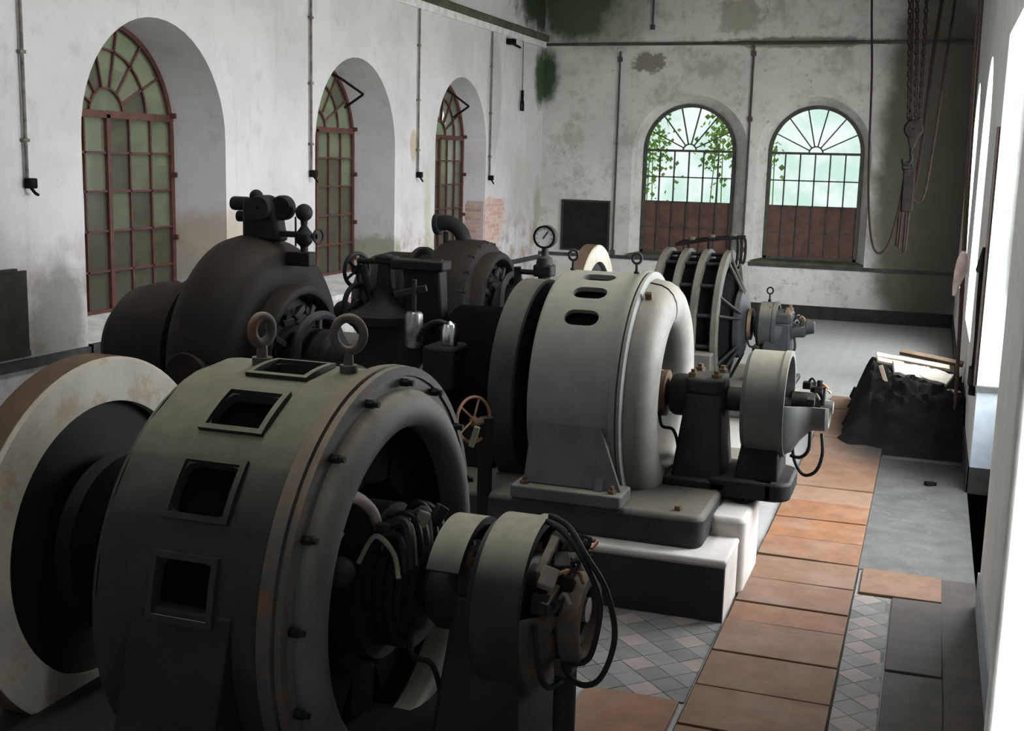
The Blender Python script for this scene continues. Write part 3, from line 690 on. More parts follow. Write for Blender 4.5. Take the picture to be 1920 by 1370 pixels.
# ------------------------------------------------------------------ rotating machinery builders
def shell(Y, xs, R, cells, nang=72, thick=0.035):
    """drum surface around the x axis with shaped holes. cells: (x0,x1,a0,a1,shape)"""
    mb = MB()
    P = lambda x, a, r=R: (x, Y - r * math.cos(math.radians(a)), Z0 + r * math.sin(math.radians(a)))
    xb = sorted(set(list(xs) + [c[0] for c in cells] + [c[1] for c in cells]))
    ab = set(i * 360 / nang for i in range(nang))
    for c in cells:
        for v in list(ab):
            if c[2] < v < c[3]: ab.discard(v)
        ab.add(c[2]); ab.add(c[3])
    ab = sorted(ab)
    for i, a in enumerate(ab):
        b = ab[i + 1] if i + 1 < len(ab) else ab[0] + 360
        for x0, x1 in zip(xb, xb[1:]):
            if any(c[0] <= (x0 + x1) / 2 <= c[1] and c[2] <= (a + b) / 2 <= c[3] for c in cells): continue
            mb.add([P(x0, a), P(x1, a), P(x1, b), P(x0, b)], [(0, 1, 2, 3)])
    for x0, x1, a0, a1, shape in cells:
        cx, ca = (x0 + x1) / 2, (a0 + a1) / 2; hx, ha = (x1 - x0) / 2, (a1 - a0) / 2
        n = 32; outer = []; inner = []
        for k in range(n):
            th = 2 * PI * k / n + PI / 4; c, s = math.cos(th), math.sin(th)
            m = max(abs(c), abs(s)); outer.append((c / m, s / m))
            if shape == 'slot':
                # stadium in (x, arc) space
                W2, H2 = hx * 0.92, math.radians(ha) * R * 0.92
                if W2 > H2:
                    px, py = c / m * W2, s / m * H2
                    ex = abs(px) - (W2 - H2)
                    if ex > 0: 
                        q = math.hypot(ex, py) or 1; f = H2 / q
                        px, py = math.copysign((W2 - H2) + ex * f, px), py * f
                    else: py = math.copysign(H2, py)
                inner.append((px / hx, py / (math.radians(ha) * R)))
            else:
                e = 7; q = (abs(c) ** e + abs(s) ** e) ** (1 / e); inner.append((c / q * 0.93, s / q * 0.93))
        vs = [P(cx + u * hx, ca + v * ha) for u, v in outer] + [P(cx + u * hx, ca + v * ha) for u, v in inner]
        mb.add(vs, [(k, (k + 1) % n, (k + 1) % n + n, k + n) for k in range(n)])
        vs = [P(cx + u * hx, ca + v * ha) for u, v in inner] + [P(cx + u * hx, ca + v * ha, R - thick) for u, v in inner]
        mb.add(vs, [(k, (k + 1) % n, (k + 1) % n + n, k + n) for k in range(n)])
    return mb
def arcframe(Y, R, x0, x1, a0, a1, w=0.022, h=0.018):
    mb = MB(); c = (0, Y, Z0)
    wa = w / R
    A0, A1 = math.radians(a0), math.radians(a1)
    pr = lambda p, q: [(p, R - 0.004), (q, R - 0.004), (q, R + h), (p, R + h)]
    n = 8
    mb.lathe(pr(x0 - w, x0), c, 'x', A0 - wa, A1 + wa, n, True); mb.lathe(pr(x1, x1 + w), c, 'x', A0 - wa, A1 + wa, n, True)
    mb.lathe(pr(x0, x1), c, 'x', A0 - wa, A0, 2, True); mb.lathe(pr(x0, x1), c, 'x', A1, A1 + wa, 2, True)
    return mb
def eyebolt(t, x, Y, zb, R, r, nrm, m, rot=None):
    mb = MB().cyl((x, Y, zb - 0.02), (x, Y, zb + 0.025), r * 1.9, n=14).cyl((x, Y, zb), (x, Y, zb + 0.09), r * 1.15, r * 0.9)
    c = Vector((x, Y, zb + 0.085 + R)); d = Vector(nrm).normalized(); u = Vector((0, 0, 1)); w = d.cross(u)
    mb.tube([c + (u * math.cos(2 * PI * i / 24) * 1.12 + w * math.sin(2 * PI * i / 24)) * R for i in range(24)], r, 10, False, True)
    return mb.build('eyebolt', m, t)
def rotor(t, Y, x0, x1, R, n=12):
    c = (0, Y, Z0)
    MB().lathe([(x0, .08), (x0, R * .66), (x1 - .12, R * .66), (x1 - .12, .08)], c, n=40).build('rotor_rim', 'void', t)
    for k in range(n):
        a = 2 * PI * k / n + 0.13
        o = Vector((0, -math.cos(a), math.sin(a))); s_ = Vector((0, math.sin(a), math.cos(a)))
        def P(x, r, w): return Vector((x, Y, Z0)) + o * r + s_ * w
        h = R * .2
        MB().hexa([P(x0 + .05, R * .62, -h), P(x1 - .05, R * .62, -h), P(x1 - .05, R * .62, h), P(x0 + .05, R * .62, h), P(x0 + .05, R * .95, -h), P(x1 - .05, R * .95, -h), P(x1 - .05, R * .95, h), P(x0 + .05, R * .95, h)]).build('pole_coil', 'void', t, 0.02)
def bolts(t, Y, x, R, n, r=0.014, L=0.035, m='black', a0=0.0):
    src = None
    for k in range(n):
        a = a0 + 2 * PI * k / n
        w = Matrix.Translation((x, Y - R * math.cos(a), Z0 + R * math.sin(a)))
        if src is None:
            src = MB().cyl((0, 0, 0), (L, 0, 0), r * 1.5, n=6).cyl((L, 0, 0), (L * 1.7, 0, 0), r, n=8).build('bolt', m, t, loc=(0, 0, 0)); src.matrix_basis = Matrix.Translation(-Vector(t['_o'])) @ w
        else: inst('bolt', src, t, w)

# ------------------------------------------------------------------ generator 1 (near)
t = root('generator', (-2.25, Y1, 0.615), 'large dark grey drum generator nearest the camera with square framed vents', 'generator')
c = (0, Y1, Z0)
vents = [(-2.37, -2.14, 85.5 - 24.4 * k - 7.2, 85.5 - 24.4 * k + 7.2, 'rect') for k in range(0, 5)] + [(-2.37, -2.14, 109.9 + 24.4 * k - 7.2, 109.9 + 24.4 * k + 7.2, 'rect') for k in range(0, 4)]
vents = [v for v in vents if v[2] > 0]
shell(Y1, [-2.60, -1.90], 0.80, vents).build('stator_housing', 'gen', t)
for v in vents: arcframe(Y1, 0.80, v[0] + .008, v[1] - .008, v[2] + .5, v[3] - .5).build('vent_frame', 'gen', t)
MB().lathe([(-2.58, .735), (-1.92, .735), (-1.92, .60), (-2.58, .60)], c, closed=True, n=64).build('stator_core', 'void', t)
MB().lathe([(-2.60, .80), (-2.62, .79), (-2.63, .74), (-2.60, .50), (-2.58, .50), (-2.58, .76)], c, n=64).build('rear_shield', 'gen', t)
MB().lathe([(-1.955, .795), (-1.955, .822), (-1.925, .828), (-1.900, .828), (-1.895, .815), (-1.888, .815), (-1.884, .826), (-1.862, .824), (-1.858, .79)], c, n=72).build('flange', 'gen_trim', t)
MB().lathe([(-1.870, .80), (-1.866, .79), (-1.866, .742), (-1.850, .738), (-1.825, .722), (-1.805, .69), (-1.796, .655), (-1.796, .63), (-1.806, .608), (-1.825, .597), (-1.90, .597), (-1.92, .62)], c, n=72).build('end_shield', 'gen_shield', t)
bolts(t, Y1, -1.86, .765, 16, 0.012, 0.03, 'black', 0.1)
eyebolt(t, -2.42, Y1 - 0.0, 2.0, 0.046, 0.021, (0.93, -0.36, 0), 'gen_trim')
eyebolt(t, -2.045, Y1, 2.0, 0.056, 0.018, (0.35, -1, 0), 'gen_trim')
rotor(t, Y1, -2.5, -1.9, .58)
MB().cyl((-4.9, Y1, Z0), (-1.15, Y1, Z0), 0.085, n=24).build('shaft', 'darkgrey', t)
MB().lathe([(-1.98, .26), (-1.98, .30), (-1.86, .30), (-1.86, .09)], c, n=32).lathe([(-1.86, .22), (-1.72, .22), (-1.72, .09)], c, n=32).build('rotor_hub', 'black', t)
for x in (-1.845, -1.80, -1.755): MB().lathe([(x - .012, .225), (x - .012, .245), (x + .012, .245), (x + .012, .225)], c, closed=True, n=32).build('slip_ring', 'black', t)
# brush rocker and loose leads seen through the mouth
MB().tube([(-1.93, Y1 - .46, Z0 + .30), (-1.91, Y1 - .40, Z0 + .40), (-1.88, Y1 - .28, Z0 + .40), (-1.86, Y1 - .17, Z0 + .32), (-1.85, Y1 - .13, Z0 + .22)], lambda u: .026 - .006 * u, 10).build('curved_brush_arm', 'pink_insul', t)
MB().tube([(-1.92, Y1 - .50, Z0 + .16), (-1.90, Y1 - .44, Z0 + .24), (-1.88, Y1 - .38, Z0 + .30)], .018, 8).build('brush_arm', 'bone', t)
MB().ball((-1.87, Y1 - .40, Z0 + .16), .055).build('insulator_knob', 'darkgrey', t)
for k in range(9):
    y = Y1 - .30 + .05 * k
    MB().tube([(-1.87 + random.uniform(-.02, .02), y, Z0 + .16 + random.uniform(-.03, .03)), (-1.80, y + .03, Z0 + .27 + random.uniform(-.03, .04)), (-1.74, y + .06, Z0 + .23 + random.uniform(-.04, .05)), (-1.70, y + .02, Z0 + .12)], .010 + .006 * (k % 3), 7).build('brush_lead', ['bone', 'black', 'darkgrey'][k % 3], t)
for k in range(4): MB().box((-1.80 + .03 * k, Y1 - .2 + .1 * k, Z0 + .25), (.05, .035, .08), 0.3 * k, 0.2 * k).build('brush_holder', ['darkgrey', 'black', 'bone'][k % 3], t, 0.006)
for s in (-1, 1):
    MB().bb(-2.48, -2.02, Y1 + s * .9 - .12, Y1 + s * .9 + .12, .615, .70).build('foot', 'black', t, 0.01)
    MB().prism([(-2.44, Y1 + s * .99, .70), (-2.44, Y1 + s * .80, 1.3), (-2.44, Y1 + s * .74, 1.3), (-2.44, Y1 + s * .60, .70)], (0.38, 0, 0)).build('foot_bracket', 'black', t, 0.01)

# ------------------------------------------------------------------ generator 2 (middle)
t = root('generator', (-2.15, Y2, 0.615), 'pale grey drum generator with oval vents and cream bell mouth in the middle', 'generator')
c = (0, Y2, Z0); RB = .838
vents = [(-2.31, -2.05, a - 4.8, a + 4.8, 'slot') for a in (43.8, 60.5, 76.8, 103.2, 119.5, 136.2)]
shell(Y2, [-2.46, -1.89], RB, vents).build('stator_housing', 'gen_b', t)
MB().lathe([(-2.42, RB - .06), (-1.92, RB - .06), (-1.92, .60), (-2.42, .60)], c, closed=True, n=64).build('stator_core', 'void', t)
MB().lathe([(-2.46, RB), (-2.475, RB - .01), (-2.475, .5), (-2.45, .5), (-2.45, RB - .05)], c, n=64).build('rear_shield', 'gen_b', t)
MB().lathe([(-1.905, RB - .01), (-1.905, RB + .022), (-1.885, RB + .026), (-1.865, RB + .022), (-1.862, RB), (-1.856, RB), (-1.852, RB + .02), (-1.832, RB + .018), (-1.822, RB - .01), (-1.822, RB - .03)], c, n=80).build('flange', 'gen_b', t)
MB().lathe([(-1.83, RB - .03), (-1.80, RB - .035), (-1.74, RB - .045), (-1.695, RB - .07), (-1.66, RB - .11), (-1.638, RB - .165), (-1.632, RB - .22), (-1.64, RB - .275), (-1.662, RB - .32), (-1.70, RB - .345), (-1.76, RB - .355), (-1.95, RB - .355)], c, n=80).build('bell_mouth', 'gen_b_shield', t)
sm = [(x, r + .004) for x, r in ((-1.82, RB - .032), (-1.74, RB - .045), (-1.695, RB - .07), (-1.66, RB - .11), (-1.638, RB - .165), (-1.632, RB - .22), (-1.64, RB - .275), (-1.662, RB - .32))]
a = math.radians(79)
MB().tube([(x, Y2 - r * math.cos(a), Z0 + r * math.sin(a)) for x, r in sm], .005, 6, False).build('seam', 'black', t)
a = math.radians(62)
MB().box((-1.775, Y2 - .825 * math.cos(a), Z0 + .825 * math.sin(a)), (.05, .035, .05), rx=.5).build('lug', 'rim_rust', t, .008)
eyebolt(t, -2.43, Y2, Z0 + RB - .01, .032, .010, (0.35, -1, 0), 'darkgrey')
eyebolt(t, -1.96, Y2, Z0 + RB - .01, .032, .010, (0.35, -1, 0), 'darkgrey')
rotor(t, Y2, -2.4, -1.9, .56)
MB().cyl((-4.9, Y2, Z0), (-1.15, Y2, Z0), 0.085, n=24).build('shaft', 'darkgrey', t)
for s in (-1, 1):
    MB().rbox(-2.50, -1.745, Y2 + s * .92 - .15, Y2 + s * .92 + .15, .615, .70, .03).build('foot', 'gen_foot_shade', t, .012)
    A0 = math.radians(8); yb, zb = RB * math.cos(A0), Z0 - RB * math.sin(A0)
    prof = [(-2.44, Y2 + s * .98, .70), (-2.44, Y2 + s * (yb - .0), zb), (-2.44, Y2 + s * (RB - .04), Z0 + .05), (-2.44, Y2 + s * .55, Z0 - .6), (-2.44, Y2 + s * .70, .70)]
    MB().prism(prof, (.50, 0, 0)).build('foot_bracket', 'gen_foot_shade', t, .012)
    MB().prism([(-1.95, Y2 + s * 1.0, .70), (-1.95, Y2 + s * .82, 1.02), (-1.95, Y2 + s * .7, .70)], (.06, 0, 0)).prism([(-1.95, Y2 + s * .98, .70), (-1.95, Y2 + s * .87, 1.1), (-1.77, Y2 + s * .96, .70)], (0, .03, 0)).build('gusset', 'gen_foot_shade', t, .006)
    for x in (-2.42, -1.82): MB().lathe([(0, .001), (0, .03), (.03, .03), (.03, .015), (.06, .015), (.06, .001)], (x, Y2 + s * 1.0, .69), 'z', n=6).build('foot_bolt', 'rim_rust', t)

# ------------------------------------------------------------------ generator 3 (far, ring framed)
t = root('generator', (-2.28, Y3, 0.615), 'far open generator framed by four upright khaki rings', 'generator')
c = (0, Y3, Z0)
for x in (-2.60, -2.40, -2.19, -1.97):
    MB().lathe([(x - .036, .64), (x - .038, .735), (x - .026, .755), (x + .026, .755), (x + .038, .735), (x + .036, .64)], c, closed=True, n=56).build('frame_ring', 'gen_c', t)
MB().lathe([(-2.64, .30), (-2.62, .655), (-1.98, .655), (-1.98, .57), (-2.3, .57)], c, n=56).build('stator_core', 'void', t)
for k in range(14):
    a = 2 * PI * k / 14 + .2
    MB().cyl((-2.6, Y3 - .70 * math.cos(a), Z0 + .70 * math.sin(a)), (-1.97, Y3 - .70 * math.cos(a), Z0 + .70 * math.sin(a)), .02, n=8).build('tie_bar', 'black', t)
for k in range(6):
    a = 2 * PI * k / 6 + math.radians(20)
    o = Vector((0, -math.cos(a), math.sin(a))); s_ = Vector((0, math.sin(a), math.cos(a)))
    P = lambda x, r, w: Vector((x, Y3, Z0)) + o * r + s_ * w
    for sg in (-1, 1):
        MB().tube([P(-1.95, .70, sg * .10), P(-1.78, .33, sg * .03)], .016, 6, False).build('end_stay', 'gen_c' if k in (1, 2) else 'black', t)
MB().lathe([(-1.88, .30), (-1.84, .36), (-1.79, .36), (-1.76, .30), (-1.74, .16), (-1.74, .09)], c, n=40).build('bearing_spider', 'darkgrey', t)
MB().lathe([(-1.95, .16), (-1.95, .56), (-1.90, .50), (-1.86, .2)], c, n=40).build('rotor_face', 'void', t)
MB().cyl((-5.0, Y3, Z0), (-1.2, Y3, Z0), .08, n=20).build('shaft', 'darkgrey', t)
MB().prism([(-1.86, Y3 - .05, Z0 + .62), (-1.86, Y3 + .35, Z0 + .62), (-1.80, Y3 + .42, Z0 + .1), (-1.80, Y3 + .05, Z0 + .1)], (.03, 0, 0)).build('end_plate', 'gen_c', t, .006)
for s in (-1, 1): MB().bb(-2.62, -1.95, Y3 + s * .72 - .14, Y3 + s * .72 + .14, .615, .98).build('foot', 'gen_c', t, .02)
# pipe rack over the rings
t = root('pipe_rack', (-2.2, Y3, 1.95), 'dark bent pipe rack standing on top of the four ring generator', 'pipe rack')
MB().tube([(-2.54, Y3, 1.985), (-2.2, Y3, 2.05), (-1.88, Y3, 2.085)], .018, 8).build('rail', 'hook', t)
MB().tube([(-2.54, Y3 + .18, 2.0), (-2.2, Y3 + .18, 2.06), (-1.84, Y3 + .18, 2.09)], .014, 8).build('rail', 'hook', t)
for x, z in ((-2.40, 2.02), (-2.19, 2.05), (-1.97, 2.07)):
    MB().cyl((x, Y3, 1.94), (x, Y3, z), .014, n=8).build('post', 'hook', t)
    MB().cyl((x + .02, Y3 + .05, z - .01), (x + .02, Y3 + .05, z + .05), .035, n=10).build('clip', 'gen_c', t, .006)
for k, (x, zb) in enumerate(((-1.90, 1.80), (-1.86, 1.80), (-1.82, 1.84))):
    MB().tube([(x - .03, Y3, 2.085), (x, Y3 + .02, 2.07), (x + .01, Y3 + .02, 1.95), (x, Y3 + .02, zb), (x - .03, Y3, zb - .03)], .014, 8).build('hooked_pipe', 'hook', t)

# ------------------------------------------------------------------ bearing pedestals
def pedestal(Y, lab, cap=False):
    t = root('bearing_pedestal', (-1.42, Y, .61), lab, 'bearing pedestal', 'shaft bearing pedestals')
    c = (0, Y, Z0)
    MB().hexa([(-1.60, Y - .26, .61), (-1.24, Y - .26, .61), (-1.24, Y + .26, .61), (-1.60, Y + .26, .61), (-1.53, Y - .17, 1.25), (-1.29, Y - .17, 1.25), (-1.29, Y + .17, 1.25), (-1.53, Y + .17, 1.25)]).build('column', 'darkgrey', t, .02)
    MB().bb(-1.64, -1.20, Y - .32, Y + .32, .61, .67).build('base', 'darkgrey', t, .012)
    MB().bb(-1.535, -1.285, Y - .185, Y + .185, 1.24, 1.36).build('keep', 'darkgrey', t, .03)
    for x, y in ((-1.49, -.13), (-1.33, -.13), (-1.49, .13), (-1.33, .13)): MB().lathe([(0, .001), (0, .035), (.03, .035), (.03, .02), (.055, .02), (.055, .001)], (x, Y + y, 1.355), 'z', n=6).build('nut', 'rim_rust', t)
    MB().lathe([(-1.66, .09), (-1.66, .13), (-1.63, .15), (-1.30, .15), (-1.27, .13), (-1.27, .09)], c, n=32).build('bearing_shell', 'darkgrey', t)
    for x in (-1.76, -1.71): MB().lathe([(x - .018, .09), (x - .018, .165), (x + .018, .165), (x + .018, .09)], c, closed=True, n=32).build('oil_ring', 'rim_rust' if Y > 5 else 'black', t)
    if cap: MB().lathe([(-1.61, .26), (-1.61, .29), (-1.485, .29), (-1.485, .26)], c, 'x', math.radians(33), math.radians(150), 24, True).build('cover', 'exc1', t)
    MB().tube([(-1.72, Y - .12, Z0 - .13), (-1.68, Y - .2, Z0 - .2), (-1.60, Y - .2, Z0 - .22), (-1.56, Y - .2, Z0 - .35), (-1.58, Y - .2, Z0 - .5)], .012, 6).build('drain_pipe', 'black', t)
    return t
pedestal(Y1, 'bearing pedestal with pale curved cover beside the nearest exciter', True)
pedestal(Y2, 'dark bearing pedestal between the cream bell mouth and its exciter')
pedestal(Y3, 'bearing pedestal at the end of the ring framed generator')

# ------------------------------------------------------------------ exciters
def exciter(Y, xb, xf, R, lab, m, mcup, xe, rc, cable_pts, eye=False):
    t = root('exciter', ((xb + xf) / 2, Y, Z0 - R), lab, 'exciter', 'small exciters at the shaft ends')
    c = (0, Y, Z0)
    MB().lathe([(xb, .10), (xb, R - .03), (xb + .03, R), (xf - .04, R), (xf - .04, R + .008), (xf, R + .008), (xf, R - .03), (xf - .05, R - .04), (xb + .06, R - .05)], c, n=56).build('drum', m, t)
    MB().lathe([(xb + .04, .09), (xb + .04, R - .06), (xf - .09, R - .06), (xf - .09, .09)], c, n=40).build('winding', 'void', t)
    L = xe - xf
    MB().lathe([(xf - .01, R - .004), (xf + L * .15, R - .03), (xf + L * .32, R - .11), (xf + L * .5, rc + .03), (xf + L * .62, rc + .005), (xe - .02, rc), (xe, rc - .02), (xe, rc - .05), (xf + L * .55, rc - .03), (xf + L * .25, R - .14), (xf, R - .05)], c, 'x', PI * .96, PI * 2.04, 28, True).build('lower_cup', mcup, t)
    MB().cyl((xb - .1, Y, Z0), (xe + .02, Y, Z0), .045, n=16).build('shaft_end', 'steel', t)
    MB().lathe([(xf + .02, .05), (xf + .02, rc * .55), (xe - .06, rc * .55), (xe - .06, .05)], c, n=32).build('commutator', 'darkgrey', t)
    for k in range(7):
        a = math.radians(-10 + 34 * k)
        r = min(rc * .95, R * .6)
        x = xf + L * (.40 + .16 * (k % 3))
        p = Vector((x, Y - r * math.cos(a), Z0 + r * math.sin(a) * .9))
        MB().box(p, (.055, .05, .06), 0, 0, a).build('brush_holder', ['black', 'darkgrey', 'black'][k % 3], t, .006)
        MB().tube([p, p + Vector((.03, random.uniform(-.02, .02), .05)), p + Vector((.06, random.uniform(-.03, .03), .02))], .008, 6).build('brush_lead', ['cable', 'bone', 'copper'][k % 3], t)
    for k, y in enumerate((-.06, 0.02, .09)):
        MB().cyl((xe - .05 - .03 * k, Y + y, Z0 + .02), (xe - .05 - .03 * k, Y + y, Z0 + rc * .9 + .03 * (k % 2)), .02, n=8).build('terminal_stud', ['black', 'darkgrey', 'bone'][k % 3], t)
    for pts in cable_pts: MB().tube(pts, .011 if Y < 5 else .012, 8).build('cable', 'cable', t)
    if eye: eyebolt(t, (xb + xf) / 2, Y, Z0 + R, .03, .008, (0.2, -1, 0), 'hook')
    return t
e2 = exciter(Y2, -1.13, -.84, .36, 'grey exciter drum with half open cup on the middle set', 'exc2', 'exc2', -.565, .165,
        [[(-.60, Y2 - .12, 1.04), (-.585, Y2 - .14, .90), (-.62, Y2 - .14, .78), (-.70, Y2 - .12, .74), (-.77, Y2 - .08, .82), (-.80, Y2 - .05, .95)],
         [(-.68, Y2 - .10, 1.04), (-.68, Y2 - .12, .92), (-.73, Y2 - .12, .86), (-.80, Y2 - .1, .86)]])
MB().bb(-1.32, -.88, Y2 - .32, Y2 + .30, .57, .70).rbox(-1.05, -.77, Y2 - .32, Y2 + .30, .57, .70, .12).build('bed', 'black', e2, .02)
MB().hexa([(-1.16, Y2 - .25, .69), (-.86, Y2 - .25, .69), (-.86, Y2 + .25, .69), (-1.16, Y2 + .25, .69), (-1.12, Y2 - .2, .96), (-.87, Y2 - .2, .96), (-.87, Y2 + .2, .96), (-1.12, Y2 + .2, .96)]).build('foot', 'black', e2, .015)
MB().ring((-1.12, Y2 - .25, .575), .05, .008, (0, 1, 0.2)).tube([(-1.22, Y2 - .25, .6), (-1.1, Y2 - .28, .53), (-.98, Y2 - .25, .57), (-.9, Y2 - .25, .6)], .008, 6).build('loose_wire', 'cable', e2)
e3 = exciter(Y3, -1.63, -1.43, .245, 'small far exciter with ringbolt below the back windows', 'bedplate', 'bedplate', -1.14, .10,
        [[(-1.25, Y3 - .05, 1.1), (-1.24, Y3 - .05, .98), (-1.30, Y3 - .05, .93)], [(-1.33, Y3 - .05, 1.1), (-1.34, Y3 - .05, .98), (-1.30, Y3 - .05, .93)]], True)
MB().cyl((-1.15, Y3, Z0 + .01), (-1.06, Y3, Z0 + .01), .085, .06, n=16).build('end_cap', 'darkgrey', e3, .01)
MB().bb(-1.66, -1.42, Y3 - .16, Y3 + .16, .61, 1.0).build('foot', 'darkgrey', e3, .02)
e1 = exciter(Y1, -1.44, -1.235, .318, 'near exciter with open brush gear and two looped black cables', 'exc1', 'gen_trim', -1.09, .15,
        [[(-1.235, Y1 - .02, 1.52), (-1.165, Y1 - .05, 1.50), (-1.08, Y1 - .1, 1.44), (-1.02, Y1 - .1, 1.33), (-1.0, Y1 - .1, 1.24), (-1.02, Y1 - .1, 1.10), (-1.05, Y1 - .1, 1.045), (-1.12, Y1 - .1, 1.02)],
         [(-1.235, Y1 + .02, 1.53), (-1.15, Y1 - .02, 1.51), (-1.06, Y1 - .1, 1.44), (-.985, Y1 - .1, 1.33), (-.945, Y1 - .1, 1.19), (-.955, Y1 - .1, 1.08), (-.995, Y1 - .1, .985), (-1.05, Y1 - .1, .955), (-1.10, Y1 - .1, .975), (-1.13, Y1 - .1, 1.03)],
         [(-1.19, Y1 - .26, 1.22), (-1.17, Y1 - .27, 1.08), (-1.15, Y1 - .22, .98), (-1.13, Y1 - .1, .96)]])
c = (0, Y1, Z0)
MB().lathe([(-1.135, .145), (-1.135, .168), (-1.065, .168), (-1.06, .15), (-1.065, .125), (-1.135, .125)], (0, Y1, 1.165), closed=True, n=40).build('bearing_ring', 'gen_trim', e1)
MB().lathe([(-1.10, .01), (-1.10, .12)], (0, Y1, 1.165), n=32).build('bearing_end', 'void', e1)
for k in range(10):   # jumble of brush gear at the open end
    a = math.radians(20 + 22 * k); r = .22 + .03 * (k % 2)
    p = Vector((-1.19 + .02 * (k % 3), Y1 - r * math.cos(a), Z0 + r * math.sin(a)))
    MB().box(p, (.06, .045, .075), 0.2 * (k % 3), .3 * (k % 2), -a).build('brush_box', ['black', 'bone', 'darkgrey', 'black', 'gen_trim'][k % 5], e1, .005)
    q = p + Vector((.05, random.uniform(-.05, .05), random.uniform(-.05, .05)))
    MB().tube([p, (p + q) / 2 + Vector((.035, .02, .02)), q], .008, 6).build('brush_lead', ['cable', 'copper', 'cable', 'bone'][k % 4], e1)
MB().box((-1.20, Y1 - .10, Z0 + .20), (.03, .16, .10), 0, 0.2, .7).build('brush_plate', 'bone', e1, .004)
MB().box((-1.17, Y1 - .16, Z0 + .07), (.03, .12, .08), 0, 0.2, .3).build('brush_plate', 'gen_trim', e1, .004)
MB().cyl((-1.14, Y1 - .03, .965), (-1.14, Y1 - .03, .02), .042, n=16).build('support_post', 'darkgrey', e1)
MB().cyl((-1.14, Y1 - .03, .0), (-1.14, Y1 - .03, .03), .10, n=16).build('post_foot', 'darkgrey', e1)
MB().box((-1.14, Y1 - .03, .99), (.07, .09, .07)).build('clamp', 'gen_trim', e1, .01)

# ------------------------------------------------------------------ flywheels
def flywheel(Y, x0, x1, R, Ri, m, mr, lab):
    t = root('flywheel', ((x0 + x1) / 2, Y, Z0 - R), lab, 'flywheel')
    c = (0, Y, Z0)
    MB().lathe([(x0, Ri), (x0, R - .012), (x0 + .012, R), (x1 - .012, R), (x1, R - .012), (x1, Ri)], c, closed=True, n=80).build('rim', m, t)
    MB().lathe([(x0 + .004, R + .002), (x1 - .016, R + .002)], c, n=80).build('rim_tread', mr, t)
    xm = (x0 + x1) / 2
    MB().lathe([(xm - .03, .09), (xm - .03, Ri + .01), (xm + .03, Ri + .01), (xm + .03, .09)], c, n=64).build('web', 'black', t)
    MB().lathe([(x0 - .02, .09), (x0 - .02, .22), (x1 + .05, .22), (x1 + .05, .09)], c, n=48).build('hub', 'black', t)
    MB().lathe([(x1 + .02, .20), (x1 + .02, .36), (x1 + .09, .36), (x1 + .09, .20)], c, closed=True, n=48).build('coupling_disc', 'black', t)
    return t
flywheel(Y1, -3.31, -3.165, .76, .575, 'flywheel', 'rim_rust', 'rust stained off white flywheel at the left edge beside the nearest generator')
f2 = flywheel(Y2, -2.79, -2.60, .755, .55, 'darkgrey', 'bedplate', 'dark painted flywheel behind the pale grey middle generator')
MB().lathe([(-3.32, .09), (-3.32, .50), (-3.29, .53), (-2.80, .53), (-2.80, .09)], (0, Y2, Z0), n=48).build('shade_drum', 'void', f2)  # added dark drum filling in for the black shade left of the flywheel
MB().bb(-3.2, -2.85, Y2 - .45, Y2 + .45, .61, 1.0).build('shade_block', 'black', f2, .02)  # black block added to the same shade filler
flywheel(Y3, -3.51, -3.365, .74, .56, 'flywheel', 'rim_rust', 'off white flywheel peeping over the middle generator')

